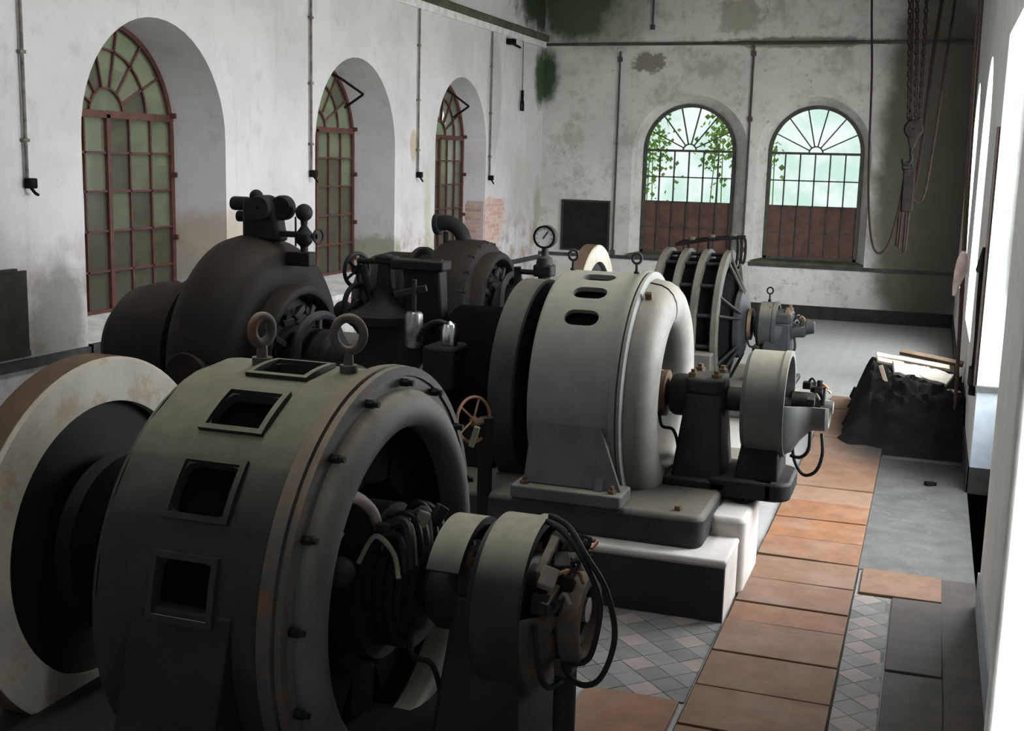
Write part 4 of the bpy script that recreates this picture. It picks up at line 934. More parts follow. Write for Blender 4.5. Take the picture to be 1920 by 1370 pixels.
# ------------------------------------------------------------------ turbines
def turbine(Y, lab, sx=0.0, k_=1.0):
    t = root('turbine', (-5.0 + sx, Y, .61), lab, 'turbine', 'rusty spiral cased turbines')
    c = (sx, Y, Z0)
    MB().lathe([(-5.33, .50), (-5.33, .78), (-5.30, .88), (-5.24, .945), (-5.15, .972), (-5.02, .965), (-4.90, .935), (-4.81, .89), (-4.765, .83), (-4.75, .76), (-4.76, .60), (-4.80, .50)] if k_ == 1 else [(-5.33, .3), (-5.33, .60), (-5.30, .68), (-5.22, .715), (-5.0, .73), (-4.85, .725), (-4.79, .71), (-4.76, .66), (-4.76, .45), (-4.80, .40)], c, n=72).build('spiral_casing', 'casing', t)
    MB().lathe([(-4.80, .47), (-4.80, .60), (-4.64, .605), (-4.615, .59), (-4.605, .56), (-4.615, .53), (-4.66, .51), (-4.78, .50)], c, n=60).build('cover_flange', 'casing', t)
    MB().lathe([(-4.79, .09), (-4.79, .5), (-4.76, .5), (-4.74, .3), (-4.70, .27), (-4.70, .09)], c, n=48).build('head_cover', 'black', t)
    for k in range(8):
        a = 2 * PI * k / 8 + .3
        MB().cyl((-4.77 + sx, Y - .40 * math.cos(a), Z0 + .40 * math.sin(a)), (-4.66 + sx, Y - .40 * math.cos(a), Z0 + .40 * math.sin(a)), .03, n=8).build('guide_vane_pin', 'black', t)
    for k in range(5):
        a = math.radians(30 + 28 * k)
        MB().box((-4.66 + sx, Y - .38 * math.cos(a), Z0 + .38 * math.sin(a)), (.04, .05, .16), 0, 0, a + .6).build('vane_lever', 'darkgrey', t, .008)
    MB().lathe([(-5.28, .30), (-5.36, .52), (-5.5, .55), (-5.95, .55), (-6.15, .50), (-6.28, .38), (-6.32, .2), (-6.32, .02)], c, n=48).build('draft_elbow', 'casing', t)
    MB().lathe([(-5.60, .55), (-5.60, .62), (-5.54, .62), (-5.54, .55)], c, closed=True, n=48).build('pipe_flange', 'casing', t)
    MB().lathe([(-4.62, .26), (-4.36, .26), (-4.34, .24), (-4.34, .09)], c, n=32).lathe([(-4.34, .16), (-4.1, .16), (-4.1, .09)], c, n=24).build('shaft_gland', 'black', t)
    MB().tube([(-4.46 + sx, Y - .42, Z0 + .05), (-4.46 + sx, Y - .38, Z0 + .26), (-4.46 + sx, Y - .17, Z0 + .37), (-4.46 + sx, Y + .12, Z0 + .34), (-4.46 + sx, Y + .32, Z0 + .12), (-4.46 + sx, Y + .40, Z0 - .1)], .035, 8).build('regulating_ring', 'darkgrey', t)
    MB().bb(-5.25 + sx, -4.75 + sx, Y - .8, Y + .8, .61, .85).build('foot', 'casing', t, .02)
    return t
t2 = turbine(Y2, 'large rusty brown spiral turbine casing at left under the lubricator')
MB().cyl((-5.02, Y2 - .92, 1.21), (-5.02, Y2 - 1.02, 1.21), .13, n=20).cyl((-5.02, Y2 - 1.02, 1.21), (-5.02, Y2 - 1.05, 1.21), .17, n=20).build('blank_flange', 'casing', t2, .01)
t3 = turbine(Y3, 'far dark spiral turbine casing below the swan neck pipe', .14, .75)
bolts(t3, Y3, -4.72, .70, 20, .02, .05, 'black')

# lubricator and valve gear on the crown of the turbine
t = root('lubricator', (-4.97, Y2, 2.15), 'black valve gear with round disc silhouetted on the big turbine crown', 'valve gear')
MB().hexa([(-5.14, Y2 - .08, 2.13), (-4.80, Y2 - .08, 2.13), (-4.80, Y2 + .08, 2.13), (-5.14, Y2 + .08, 2.13), (-5.14, Y2 - .08, 2.45), (-4.86, Y2 - .08, 2.45), (-4.86, Y2 + .08, 2.45), (-5.14, Y2 + .08, 2.45)]).build('body', 'black', t, .03)
MB().lathe([(-.10, .01), (-.10, .09), (-.07, .10), (.07, .10), (.10, .09), (.10, .01)], (-4.96, Y2 - .03, 2.39), 'y', n=24).build('boss', 'black', t)
MB().lathe([(-.05, .01), (-.05, .085), (-.03, .097), (.03, .097), (.05, .085), (.05, .01)], (-4.81, Y2, 2.395), 'y', n=28).build('disc', 'black', t)
MB().ball((-5.05, Y2, 2.475), .055).build('oil_cup', 'black', t)
MB().cyl((-5.05, Y2, 2.42), (-5.05, Y2, 2.46), .085, n=16).build('cup_collar', 'black', t)
MB().lathe([(-5.27, .01), (-5.27, .05), (-5.25, .055), (-5.12, .055), (-5.12, .01)], (0, Y2, 2.415), n=16).build('port_boss', 'black', t, .01)
MB().lathe([(-5.22, .01), (-5.22, .045), (-5.13, .04), (-5.13, .01)], (0, Y2, 2.315), n=16).build('port_boss', 'black', t, .01)
MB().bb(-4.98, -4.62, Y2 - .04, Y2 + .04, 2.17, 2.215).build('bracket', 'black', t, .01)
MB().cyl((-4.70, Y2, 2.10), (-4.70, Y2, 2.33), .008, n=6).build('rod', 'darkgrey', t)
t = root('relief_valve', (-4.62, Y2, 2.05), 'small black ball topped valve with handwheel on the turbine crown', 'valve')
MB().ball((-4.625, Y2, 2.365), .068, 14).build('ball', 'black', t)
MB().lathe([(1.98, .05), (2.02, .055), (2.06, .03), (2.10, .03), (2.13, .06), (2.16, .07), (2.20, .07), (2.23, .045), (2.26, .025), (2.31, .03)], (-4.625, Y2, 0), 'z', n=20).build('body', 'black', t)
MB().cyl((-4.60, Y2, 2.185), (-4.50, Y2, 2.185), .018, n=8).build('stem', 'black', t)
MB().ring((-4.50, Y2, 2.185), .055, .010, (1, -.25, 0)).build('handwheel', 'black', t)
MB().bb(-4.75, -4.55, Y2 - .06, Y2 + .06, 1.95, 2.06).build('bracket', 'black', t, .01)

# swan neck pipe on the far turbine
t = root('swan_neck_pipe', (-5.05, Y3, 1.9), 'thick black swan neck pipe rising in front of the far left arch', 'pipe')
MB().tube([(-5.25, Y3, 2.08), (-5.20, Y3, 2.10), (-5.10, Y3, 2.10), (-4.98, Y3, 2.02), (-4.92, Y3, 1.88), (-4.90, Y3, 1.70)], .085, 14).build('bend', 'black', t)
MB().cyl((-5.28, Y3, 2.08), (-5.22, Y3, 2.085), .12, n=20).build('flange', 'black', t, .008)
MB().cyl((-5.15, Y3, 1.55), (-5.15, Y3, 2.0), .03, n=10).build('stay', 'black', t)

# ------------------------------------------------------------------ governor of the middle set
GY = 7.95
t = root('governor', (-3.65, GY, .0), 'black speed governor with handwheels and ball standing before the middle shaft', 'governor')
MB().rbox(-4.05, -3.32, GY - .25, GY + .25, .4, .75, .06).build('base', 'black', t, .02)
MB().hexa([(-4.0, GY - .22, .75), (-3.35, GY - .22, .75), (-3.35, GY + .22, .75), (-4.0, GY + .22, .75), (-3.92, GY - .18, 1.62), (-3.42, GY - .18, 1.62), (-3.42, GY + .18, 1.62), (-3.92, GY + .18, 1.62)]).build('column', 'black', t, .03)
MB().lathe([(1.60, .30), (1.66, .30), (1.68, .24), (1.72, .14), (1.78, .09), (1.84, .08)], (-3.80, GY, 0), 'z', n=28).build('dome', 'black', t)
MB().cyl((-4.02, GY, 2.04), (-3.34, GY, 2.065), .022, n=10).build('spindle', 'black', t)
def handwheel(t, cpos, R, r, nrm, m, ns=5):
    d = Vector(nrm).normalized(); u = d.orthogonal().normalized(); w = d.cross(u); cpos = Vector(cpos)
    mb = MB().ring(cpos, R, r, nrm, 28, 8).cyl(cpos - d * r * 1.5, cpos + d * r * 1.5, r * 2.2, n=12)
    for k in range(ns):
        a = 2 * PI * k / ns + .4
        mb.cyl(cpos, cpos + (u * math.cos(a) + w * math.sin(a)) * R, r * .75, n=6)
    return mb.build('handwheel', m, t)
handwheel(t, (-4.03, GY, 1.97), .125, .016, (1, -.35, 0), 'black')
handwheel(t, (-4.00, GY - .05, 1.72), .15, .020, (1, -.2, 0), 'black', 3)
MB().hexa([(-3.86, GY - .05, 1.78), (-3.72, GY - .05, 1.78), (-3.72, GY + .05, 1.78), (-3.86, GY + .05, 1.78), (-3.83, GY - .05, 2.10), (-3.75, GY - .05, 2.10), (-3.75, GY + .05, 2.10), (-3.83, GY + .05, 2.10)]).build('spindle_bearing', 'black', t, .015)
MB().bb(-3.86, -3.70, GY - .06, GY + .06, 2.03, 2.09).build('bearing_cap', 'black', t, .015)
MB().bb(-3.72, -3.30, GY - .09, GY + .09, 2.0, 2.075).build('table', 'black', t, .015)
MB().tube([(-3.98, GY, 2.02), (-3.95, GY, 1.90), (-3.90, GY, 1.75), (-3.88, GY, 1.62)], .03, 8).build('yoke', 'black', t)
MB().tube([(-3.62, GY, 2.0), (-3.60, GY, 1.85), (-3.66, GY, 1.72), (-3.66, GY, 1.60)], .035, 8).build('yoke', 'black', t)
MB().ring((-3.80, GY, 1.73), .13, .022, (0, 1, .1), 24, 8).build('linkage_ring', 'black', t)
MB().hexa([(-3.62, GY - .05, 1.60), (-3.32, GY - .05, 1.60), (-3.32, GY + .1, 1.60), (-3.62, GY + .1, 1.60), (-3.62, GY - .05, 2.02), (-3.34, GY - .05, 2.02), (-3.34, GY + .1, 2.02), (-3.62, GY + .1, 2.02)]).build('rack', 'black', t, .02)
MB().ball((-4.14, GY, 1.66), .075, 14).cyl((-4.14, GY, 1.66), (-4.0, GY, 1.5), .02, n=8).build('governor_ball', 'black', t)
MB().lathe([(1.46, .01), (1.46, .05), (1.48, .065), (1.70, .065), (1.72, .05), (1.72, .01)], (-3.46, GY - .22, 0), 'z', n=20).build('dashpot', 'steel', t)
MB().cyl((-3.46, GY - .22, 1.7), (-3.46, GY - .22, 1.95), .018, n=8).build('dashpot_rod', 'darkgrey', t)
MB().box((-3.50, GY - .2, 1.86), (.26, .03, .05), 0, -.25).build('link_arm', 'darkgrey', t, .006)
MB().lathe([(1.50, .01), (1.50, .05), (1.53, .06), (1.62, .06), (1.67, .045), (1.69, .01)], (-3.13, GY - .35, 0), 'z', n=24).build('oil_cap', 'chrome', t)
MB().tube([(-3.46, GY - .22, 1.46), (-3.34, GY - .3, 1.62), (-3.22, GY - .35, 1.68), (-3.13, GY - .35, 1.66)], .018, 8).build('oil_pipe', 'darkgrey', t)
MB().bb(-3.3, -3.06, GY - .45, GY - .15, 1.2, 1.52).build('oil_box', 'black', t, .03)
MB().lathe([(-.02, .20), (-.02, .30), (.02, .30), (.02, .20)], (-3.08, GY - .36, 1.2), 'y', PI * .55, PI * 1.1, 14, True).build('guard', 'steel', t)
t = root('handwheel_valve', (-2.72, 7.0, .40), 'rusty spoked handwheel on a low stand seen behind the nearest generator', 'valve')
handwheel(t, (-2.75, 7.12, 1.12), .15, .010, (1, -.45, .1), 'copper', 5)
MB().cyl((-2.70, 7.22, .40), (-2.70, 7.22, 1.12), .05, n=12).build('stand', 'black', t)
MB().cyl((-2.70, 7.22, 1.10), (-2.75, 7.10, 1.10), .025, n=8).build('stem', 'rim_rust', t)
MB().box((-2.72, 7.06, 1.02), (.04, .04, .14), .3, .3).build('clip', 'bone', t, .006)
# gauge
GX, GYY = -2.93, 9.1
t = root('pressure_gauge', (GX, GYY, .4), 'round white faced pressure gauge on a dark stand before the corner', 'gauge')
MB().lathe([(-.03, .01), (-.03, .088), (.02, .094), (.035, .094), (.035, .078), (.025, .078)], (GX, GYY, 2.21), 'y', n=32).build('case', 'darkgrey', t)
o_ = MB().lathe([(-.031, .001), (-.031, .076)], (GX, GYY, 2.21), 'y', n=32).build('dial', 'glassdial', t)
MB().lathe([(-.04, .076), (-.04, .092), (-.02, .092), (-.02, .076)], (GX, GYY, 2.21), 'y', closed=True, n=32).build('bezel', 'hook', t)
MB().box((GX + .01, GYY - .036, 2.225), (.008, .006, .07), 0, .6).build('needle', 'black', t)
for k in range(9):
    a = math.radians(-45 + 270 / 8 * k)
    MB().box((GX - .064 * math.cos(a), GYY - .034, 2.21 + .064 * math.sin(a)), (.012, .003, .004), 0, a).build('tick', 'black', t)
MB().lathe([(.40, .09), (.44, .09), (.46, .05), (1.88, .05), (1.92, .06), (2.0, .07), (2.04, .06), (2.06, .03), (2.13, .025)], (GX, GYY, 0), 'z', n=16).build('stand', 'darkgrey', t)
MB().box((GX, GYY, 1.94), (.16, .14, .10)).build('head', 'black', t, .02)
MB().cyl((-3.16, GYY, 1.92), (GX, GYY, 1.92), .022, n=8).cyl((-3.14, GYY, 1.84), (GX, GYY, 1.84), .012, n=8).build('arm', 'black', t)
MB().cyl((-3.16, GYY, 1.96), (-3.14, GYY, 1.66), .03, .04, n=10).build('lever', 'black', t, .008)
MB().cyl((-3.2, GYY, 1.64), (-3.02, GYY, 1.66), .04, n=10).build('valve', 'darkgrey', t, .01)

# ------------------------------------------------------------------ wall fittings
def drop_pipe(y, z, lab, top=5.14, bits=True):
    t = root('conduit', (XL + .03, y, z), lab, 'conduit', 'thin conduits hanging down the left wall')
    MB().cyl((XL + .03, y, z), (XL + .03, y, top), .016, n=8).build('pipe', 'pipe', t)
    for zz in (z + .35, z + 1.1, z + 1.9): 
        if zz < top: MB().box((XL + .025, y, zz), (.05, .07, .03)).build('clip', 'pipe', t, .005)
    MB().box((XL + .05, y + .02, z - .02), (.08, .09, .09)).build('outlet_box', 'hook', t, .012)
    MB().tube([(XL + .05, y, z - .04), (XL + .09, y + .02, z - .10), (XL + .08, y + .07, z - .12)], .014, 6).build('hook', 'hook', t)
drop_pipe(8.48, 2.52, 'thin conduit ending in an outlet left of the nearest arch')
drop_pipe(13.54, 2.60, 'thin conduit just left of the middle arch')
drop_pipe(16.86, 2.58, 'thin conduit between the middle and far left arches')
drop_pipe(19.98, 2.52, 'thin conduit right of the far left arch')
t = root('hanging_hook', (XL + .05, 21.58, 3.7), 'small iron hook hanging from a wire near the corner of the left wall', 'hook')
MB().cyl((XL + .05, 21.58, 4.1), (XL + .05, 21.56, 5.02), .010, n=6).build('wire', 'pipe', t)
MB().cyl((XL + .05, 21.58, 3.95), (XL + .05, 21.58, 4.12), .03, n=8).build('shank', 'hook', t)
for s in (-1, 1): MB().tube([(XL + .05, 21.58, 3.97), (XL + .05, 21.58 + s * .06, 3.88), (XL + .05, 21.58 + s * .06, 3.74)], .022, 6).build('prong', 'hook', t)
t = root('crane_bracket', (XL + .05, 20.8, 4.9), 'dark iron bracket under the ledge at the end of the left wall', 'bracket')
MB().box((XL + .08, 20.8, 4.93), (.16, .12, .10)).build('plate', 'hook', t, .01)
MB().cyl((XL + .06, 20.8, 4.92), (XL + .06, 21.35, 4.88), .022, n=8).build('bar', 'hook', t)
def back_pipe(x, z0, z1, lab, r=.014, fit=None):
    t = root('conduit', (x, YB - .03, z0), lab, 'conduit', 'thin conduits on the back wall')
    MB().cyl((x, YB - .03, z0), (x, YB - .03, z1), r, n=8).build('pipe', 'brownpipe', t)
    for zz in [z0 + .05] + ([fit] if fit else []) + [z1 - .15]: MB().box((x, YB - .03, zz), (.09, .05, .09)).build('junction_box', 'brownpipe', t, .01)
back_pipe(-5.98, 1.02, 4.95, 'thin upright conduit left of the first back window', .018)
back_pipe(-3.42, 1.2, 5.05, 'upright conduit between the two back windows', .02, 3.7)
back_pipe(-5.37, 5.35, 6.6, 'short conduit above the cornice on the back wall', .018)
def wall_board(name, lab, mb, fr, tgt):
    t = root(name, tgt, lab, 'board')
    mb.build('panel', 'board', t, .004); fr.build('frame', 'boardbrown', t, .006)
t = root('notice_board', (-6.57, YB - .03, 1.09), 'black square board hung beside the first back window', 'board')
MB().bb(-7.05, -6.09, YB - .03, YB, 1.10, 2.05).build('panel', 'board', t)
f = MB()
for b in ((-7.07, -6.07, 2.04, 2.08), (-7.07, -6.07, 1.07, 1.11), (-7.07, -7.03, 1.11, 2.04), (-6.11, -6.07, 1.11, 2.04)): f.bb(b[0], b[1], YB - .045, YB, b[2], b[3])
f.build('frame', 'boardbrown', t, .005)
t = root('wall_board', (XL + .03, 8.1, 1.0), 'dark olive board leaning on the left wall at the picture edge', 'board')
MB().bb(XL, XL + .035, 7.65, 8.42, 1.02, 1.74).build('panel', 'boardbrown', t, .004)
MB().bb(XL, XL + .05, 7.65, 8.42, .98, 1.03).bb(XL, XL + .045, 7.95, 8.3, 1.73, 1.765).build('rail', 'boardbrown', t, .005)
# ------------------------------------------------------------------ right side: door leaf, shutter, bracket, ropes
t = root('hanging_shutter', (.80, 10.9, 1.75), 'grey hanging shutter with cut corner at the right edge', 'shutter')
MB().prism([(.655, 10.86, 1.80), (.655, 10.86, 3.94), (1.0, 10.86, 3.94), (1.0, 10.86, 1.60), (.74, 10.86, 1.60)], (0, .04, 0)).build('leaf', 'shutter', t, .006)
MB().box((.67, 10.845, 2.2), (.03, .03, .12)).build('hinge', 'hook', t, .004)
t = root('wall_bracket', (.49, 11.3, .9), 'black iron lever frame fixed beside the doorway at right', 'bracket')
MB().tube([(.46, 11.15, 2.1), (.46, 11.25, 2.0), (.46, 11.2, 1.7), (.47, 11.2, 1.3), (.46, 11.2, .85)], .05, 8).build('lever', 'hook', t)
MB().box((.45, 11.2, 2.05), (.10, .14, .22), .0, .2).build('head', 'hook', t, .01)
MB().box((.46, 11.2, 1.02), (.12, .18, .16)).build('base', 'hook', t, .01)
MB().bb(.44, .47, 11.05, 11.12, .95, 3.2).build('rail', 'brownpipe', t, .006)
t = root('hanging_rope', (.37, 13, .55), 'brown double rope hanging down by the right wall', 'rope')
MB().tube([(.20, 13, 7.0), (.23, 13, 5.0), (.27, 13, 3.0), (.32, 13, 1.6), (.37, 13, .1)], .014, 6).build('strand', 'rope', t)
MB().tube([(.24, 13.05, 7.0), (.27, 13.05, 5.0), (.30, 13.05, 3.0), (.34, 13.05, 1.6), (.38, 13.05, .1)], .012, 6).build('strand', 'rope', t)
t = root('rag', (.30, 12.98, 1.6), 'pale pinkish rag tied round the brown rope at right', 'rag')
vs = []; fs = []; nz = 14; nx = 8
for i in range(nz + 1):
    v = i / nz
    for j in range(nx):
        a = 2 * PI * j / nx; w = .018 + .04 * math.sin(PI * min(1, v * 1.05)) ** .8
        vs.append((.285 + .03 * (1 - v) - .03 * v + w * math.cos(a) * (1 + .25 * math.sin(5 * v + 2 * j)), 12.98 + .05 * math.sin(a) * (1 + .3 * math.sin(7 * v + j)), 2.02 - .46 * v))
for i in range(nz):
    for j in range(nx): fs.append((i * nx + j, i * nx + (j + 1) % nx, (i + 1) * nx + (j + 1) % nx, (i + 1) * nx + j))
MB().add(vs, fs).build('cloth', 'rag', t, ang=80)

# ------------------------------------------------------------------ chain hoist
HY = 16.0
t = root('chain_hoist', (-.36, HY, 3.3), 'rusty chain hoist with four link chains hanging at the right of the hall', 'chain hoist')
def link_mesh():
    pts = [(0, .020 * math.cos(2 * PI * i / 14), .042 * math.sin(2 * PI * i / 14)) for i in range(14)]
    return MB().tube(pts, .0105, 6, False, True)
lsrc = None
def chain(p, q):
    global lsrc
    p, q = Vector(p), Vector(q); d = q - p; L = d.length; n = int(L / .062)
    ch = MB().cyl(p, p + d * .004, .012, n=6).build('chain', 'chain', t, loc=tuple(p))
    ch.location = p - Vector(t['_o']); ch['_o'] = tuple(p)
    rot = d.to_track_quat('Z', 'X').to_matrix().to_4x4()
    for k in range(n):
        w = Matrix.Translation(p + d * ((k + .5) / n)) @ rot @ Matrix.Rotation((k % 2) * PI / 2 + .4, 4, 'Z')
        if lsrc is None:
            lsrc = link_mesh().build('link', 'chain', ch, loc=(0, 0, 0)); lsrc['_o'] = tuple(p)
            lsrc.matrix_basis = Matrix.Translation(-p) @ w
        else: inst('link', lsrc, ch, w)
chain((-.545, HY, 5.5), (-.40, HY, 3.40)); chain((-.46, HY, 5.5), (-.315, HY, 3.42)); chain((-.32, HY, 5.5), (-.27, HY, 3.40))
MB().tube([(-.505, HY, 5.5), (-.37, HY, 3.40)], .012, 6, False).build('guide_rod', 'chain', t)
MB().cyl((-.545, HY, 5.48), (-.56, HY, 6.47), .02, n=8).cyl((-.46, HY, 5.48), (-.47, HY, 6.47), .02, n=8).cyl((-.32, HY, 5.48), (-.32, HY, 6.47), .02, n=8).build('upper_chain', 'chain', t)
MB().lathe([(-.07, .01), (-.07, .10), (-.05, .12), (.05, .12), (.07, .10), (.07, .01)], (-.335, HY, 3.33), 'y', n=24).build('pulley_block', 'hook', t)
MB().bb(-.45, -.22, HY - .05, HY + .05, 3.30, 3.40).build('block_plate', 'hook', t, .02)
MB().hexa([(-.37, HY - .05, 3.1), (-.31, HY - .05, 3.1), (-.31, HY + .05, 3.1), (-.37, HY + .05, 3.1), (-.42, HY - .06, 3.3), (-.25, HY - .06, 3.3), (-.25, HY + .06, 3.3), (-.42, HY + .06, 3.3)]).build('shank', 'hook', t, .015)
MB().tube([(-.345, HY, 3.12), (-.34, HY, 3.02), (-.33, HY, 2.96), (-.36, HY, 2.90), (-.42, HY, 2.90), (-.43, HY, 2.96)], .024, 10).build('hook', 'hook', t)
for k, pts in enumerate(([(-.16, HY + .1, 6.46), (-.12, HY + .1, 5.2), (-.18, HY + .1, 4.2), (-.22, HY + .1, 3.2), (-.27, HY + .1, 2.6), (-.33, HY + .1, 2.45)],
                         [(-.02, HY, 6.46), (.02, HY, 5.0), (-.02, HY, 4.2), (-.08, HY, 3.2), (-.14, HY, 2.55), (-.22, HY, 2.42), (-.31, HY, 2.5)],
                         [(-1.02, HY, 6.445), (-.96, HY, 4.95), (-.89, HY, 4.0), (-.85, HY, 3.0), (-.80, HY, 2.3), (-.72, HY, 1.86), (-.62, HY, 1.76), (-.52, HY, 1.9), (-.44, HY, 2.3), (-.40, HY, 2.75)])):
    MB().tube(pts, (.024, .017, .015)[k], 6).build('hand_chain', 'chain', t)
t = root('lifting_sling', (-.37, HY, 1.8), 'bundle of rusty sling bars hanging from the hoist hook', 'sling')
MB().ring((-.37, HY, 2.86), .055, .016, (0, 1, 0)).build('ring', 'hook', t)
MB().hexa([(-.41, HY - .03, 2.30), (-.27, HY - .03, 2.30), (-.27, HY + .03, 2.30), (-.41, HY + .03, 2.30), (-.42, HY - .03, 2.84), (-.27, HY - .03, 2.84), (-.27, HY + .03, 2.84), (-.42, HY + .03, 2.84)]).build('strap', 'hook', t, .015)
for x0, x1, z0 in ((-.42, -.43, 1.86), (-.39, -.40, 1.84), (-.34, -.34, 1.78), (-.31, -.32, 1.80)): MB().tube([(x0, HY, 2.4), (x1, HY, z0)], .018, 8, False).build('bar', 'chain', t)
t = root('roof_beam', (-.4, HY, 6.7), 'steel roof beam that carries the chain hoist', 'beam')
MB().bb(XL, XR, HY - .1, HY + .1, 6.68, 6.72).bb(XL, XR, HY - .1, HY + .1, 6.98, 7.02).build('flange', 'ledge', t)
MB().bb(XL, XR, HY - .02, HY + .02, 6.72, 6.98).build('web', 'ledge', t)
MB().bb(-1.1, .1, HY - .12, HY + .12, 6.47, 6.68).build('trolley', 'hook', t, .02)
t = root('ceiling_hook', (.28, 13.02, 6.95), 'iron hook in the roof holding the brown rope', 'hook')
MB().bb(.1, .4, 12.9, 13.15, 6.95, ZT).build('block', 'hook', t, .02)

# ------------------------------------------------------------------ scrap heap by the right wall
rnd = random.Random(5)
from mathutils import noise as mn
mb = MB(); NX, NY = 46, 60; HX0, HX1, HY0, HY1 = -.80, .45, 12.15, 15.2
def sst(a, b, v):
    v = min(max((v - a) / (b - a), 0), 1); return v * v * (3 - 2 * v)
def heap_h(x, y):
    top = .60 - .16 * (x + .5)
    e = sst(HX0, HX0 + .30, x + .06 * mn.noise((0, y * 4, 3))) * sst(HY0, HY0 + 1.25, y + .2 * mn.noise((x * 3, 0, 5))) * (1 - sst(HY1 - .7, HY1, y))
    n = mn.fractal((x * 5, y * 5, 1.0), .8, 2.1, 5) * .09 + abs(mn.noise((x * 11, y * 11, 4))) * .06
    return max(e * (top + n) + .012 * (e > .02), 0.001)
grid = [(HX0 + (HX1 - HX0) * i / NX, HY0 + (HY1 - HY0) * j / NY) for i in range(NX + 1) for j in range(NY + 1)]
mb.add([(x, y, heap_h(x, y)) for x, y in grid], [(i * (NY + 1) + j, (i + 1) * (NY + 1) + j, (i + 1) * (NY + 1) + j + 1, i * (NY + 1) + j + 1) for i in range(NX) for j in range(NY)])
mb.add([(HX0, HY0, 0), (HX1, HY0, 0), (HX1, HY1, 0), (HX0, HY1, 0), (HX1, HY0, heap_h(HX1, HY0)), (HX1, HY1, heap_h(HX1, HY1))], [(0, 3, 2, 1)])
o = mb.build('rubble_heap', 'rubble', loc=(-.15, 13.9, 0), ang=30)
tag(o, 'low sooty heap of black rubble on the floor by the right wall', 'rubble', kind='stuff')
def slab(name, lab, cat, c, d, rot, m, grp=None):
    mb = MB(); R_ = Matrix.Rotation(rot[2], 3, 'Z') @ Matrix.Rotation(rot[1], 3, 'Y') @ Matrix.Rotation(rot[0], 3, 'X')
    nx = 6; hx, hy, hz = d[0] / 2, d[1] / 2, d[2] / 2
    top = []; 
    for i in range(nx + 1):
        u = -hx + 2 * hx * i / nx
        top.append((u, -hy * rnd.uniform(.75, 1))); 
    for i in range(nx + 1):
        u = hx - 2 * hx * i / nx
        top.append((u, hy * rnd.uniform(.75, 1)))
    mb.prism([Vector(c) + R_ @ Vector((a, b, -hz)) for a, b in top], R_ @ Vector((0, 0, 2 * hz)))
    o = mb.build(name, m, None, .004, loc=c); tag(o, lab, cat, grp); return o
slab('tar_paper_sheet', 'black sheet of tar paper slumped on the left of the scrap heap', 'sheet', (-.56, 13.75, .36), (.04, .9, .60), (.12, .55, .05), 'tarp')
slab('plank', 'long pale broken plank on the crest of the scrap heap', 'plank', (-.10, 14.0, .69), (.80, .13, .03), (.25, .12, .08), 'plank')
slab('plank', 'short pale plank leaning down the front of the scrap heap', 'plank', (-.36, 13.28, .57), (.045, .04, .34), (-.35, -.35, .1), 'plank')
slab('plank', 'dark stained plank behind the white slab on the scrap heap', 'plank', (.10, 14.3, .70), (.70, .14, .04), (.2, .12, -.1), 'rim_rust')
slab('plaster_slab', 'white broken plaster slab lying across the scrap heap', 'slab', (-.12, 13.62, .64), (.36, .26, .045), (.45, .16, .2), 'plaster_bit')
slab('plaster_slab', 'smaller plaster slab at the right end of the scrap heap', 'slab', (.16, 13.6, .60), (.30, .24, .045), (.4, .18, -.3), 'plaster_bit')
slab('plank', 'broken pinkish board near the left end of the heap crest', 'plank', (-.33, 13.75, .70), (.30, .12, .03), (.3, .15, .25), 'plank')
slab('plaster_slab', 'little plaster fragment on the floor at the left foot of the heap', 'slab', (-.70, 14.55, .06), (.12, .10, .06), (.5, .3, .2), 'plaster_bit')
slab('timber_block', 'dark timber block at the left foot of the scrap heap', 'block', (-.68, 14.75, .10), (.16, .2, .14), (.2, .3, .4), 'rubble')
slab('timber_block', 'grey timber block against the right wall beside the heap', 'block', (.36, 13.4, .42), (.16, .2, .12), (.2, .1, .4), 'tile_dark')
slab('stone', 'small dark stone alone on the grey floor in front of the heap', 'stone', (.16, 11.1, .02), (.10, .06, .04), (.0, .1, .6), 'rubble')

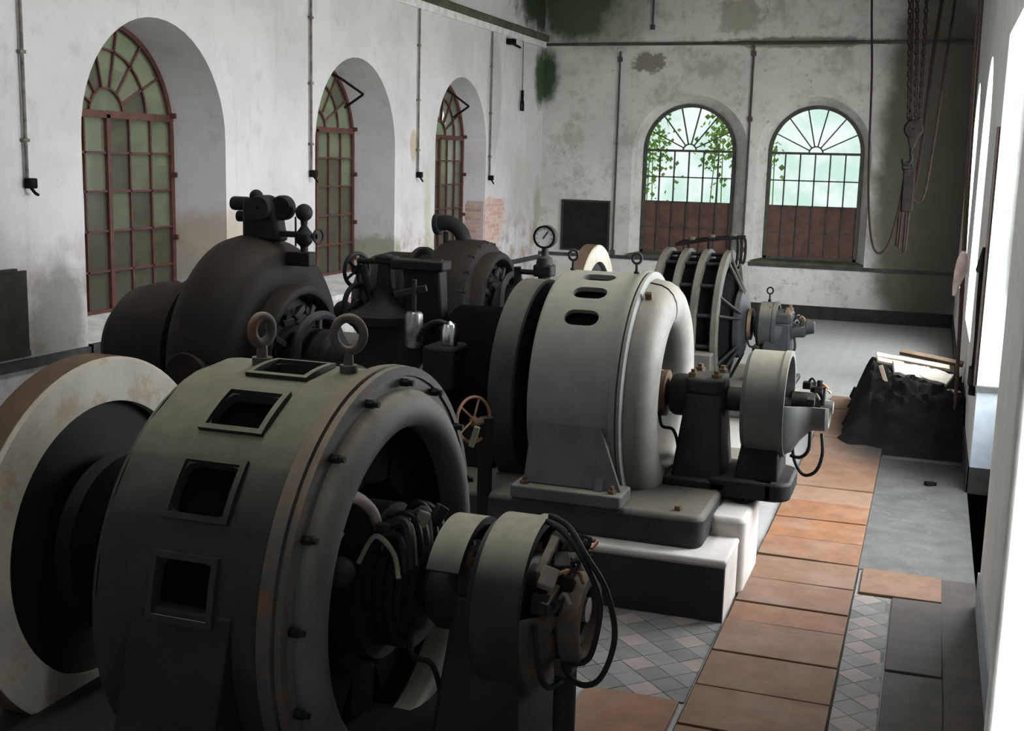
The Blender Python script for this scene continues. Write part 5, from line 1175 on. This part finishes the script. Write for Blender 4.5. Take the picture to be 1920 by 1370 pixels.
# ------------------------------------------------------------------ outside
o = MB().bb(-60, 60, -40, 80, -.9, -.5).build('outside_ground', 'ground', loc=(0, 0, -.5)); o['kind'] = 'structure'
bm = bmesh.new(); nx, ny = 40, 70
vs = [[bm.verts.new((-9.6 - 10 * i / nx + .5 * mn.noise((i * .3, j * .3, 1)), -4 + 32 * j / ny + .4 * mn.noise((i * .3, j * .3, 9)), -.5 + 11 * (i / nx) ** .6 + .7 * mn.noise((i * .35, j * .35, 4)))) for j in range(ny + 1)] for i in range(nx + 1)]
for i in range(nx):
    for j in range(ny): bm.faces.new((vs[i][j], vs[i + 1][j], vs[i + 1][j + 1], vs[i][j + 1]))
me = bpy.data.meshes.new('green_bank'); bm.to_mesh(me); bm.free(); me.materials.append(M['hill'])
o = bpy.data.objects.new('green_bank', me); COL.objects.link(o); o['kind'] = 'structure'
def ivy(c, rad, n, lab):
    mb = MB(); c = Vector(c)
    for k in range(n):
        p = c + Vector((rnd.gauss(0, 1) * rad[0], rnd.uniform(-1, 1) * rad[1], rnd.gauss(0, 1) * rad[2]))
        s = rnd.uniform(.03, .07); m = Matrix.Rotation(rnd.uniform(0, 6.3), 3, 'Z') @ Matrix.Rotation(rnd.uniform(-1, 1), 3, 'X')
        mb.add([p + m @ Vector(q) for q in ((-s, 0, 0), (0, -.004, -s), (s, 0, 0), (0, .004, s))], [(0, 1, 2, 3)])
    for k in range(3): mb.tube([(c.x + .1 * k, c.y, -.5), (c.x - .1 + .12 * k, c.y + .05, c.z * .5), (c.x + .06 * k, c.y, c.z)], .012, 5)
    o = mb.build('ivy_foliage', 'leaf', loc=tuple(c)); tag(o, lab, 'ivy', kind='stuff')
ivy((-5.75, 24.6, 3.1), (.28, .3, .55), 420, 'green ivy outside the left edge of the first back window')
ivy((-4.30, 24.6, 3.35), (.16, .3, .40), 230, 'green ivy outside the right side of the first back window')
ivy((-3.25, 24.6, 3.1), (.12, .2, .2), 90, 'tuft of ivy outside the second back window')
for o in bpy.data.objects:
    if '_o' in o: del o['_o']
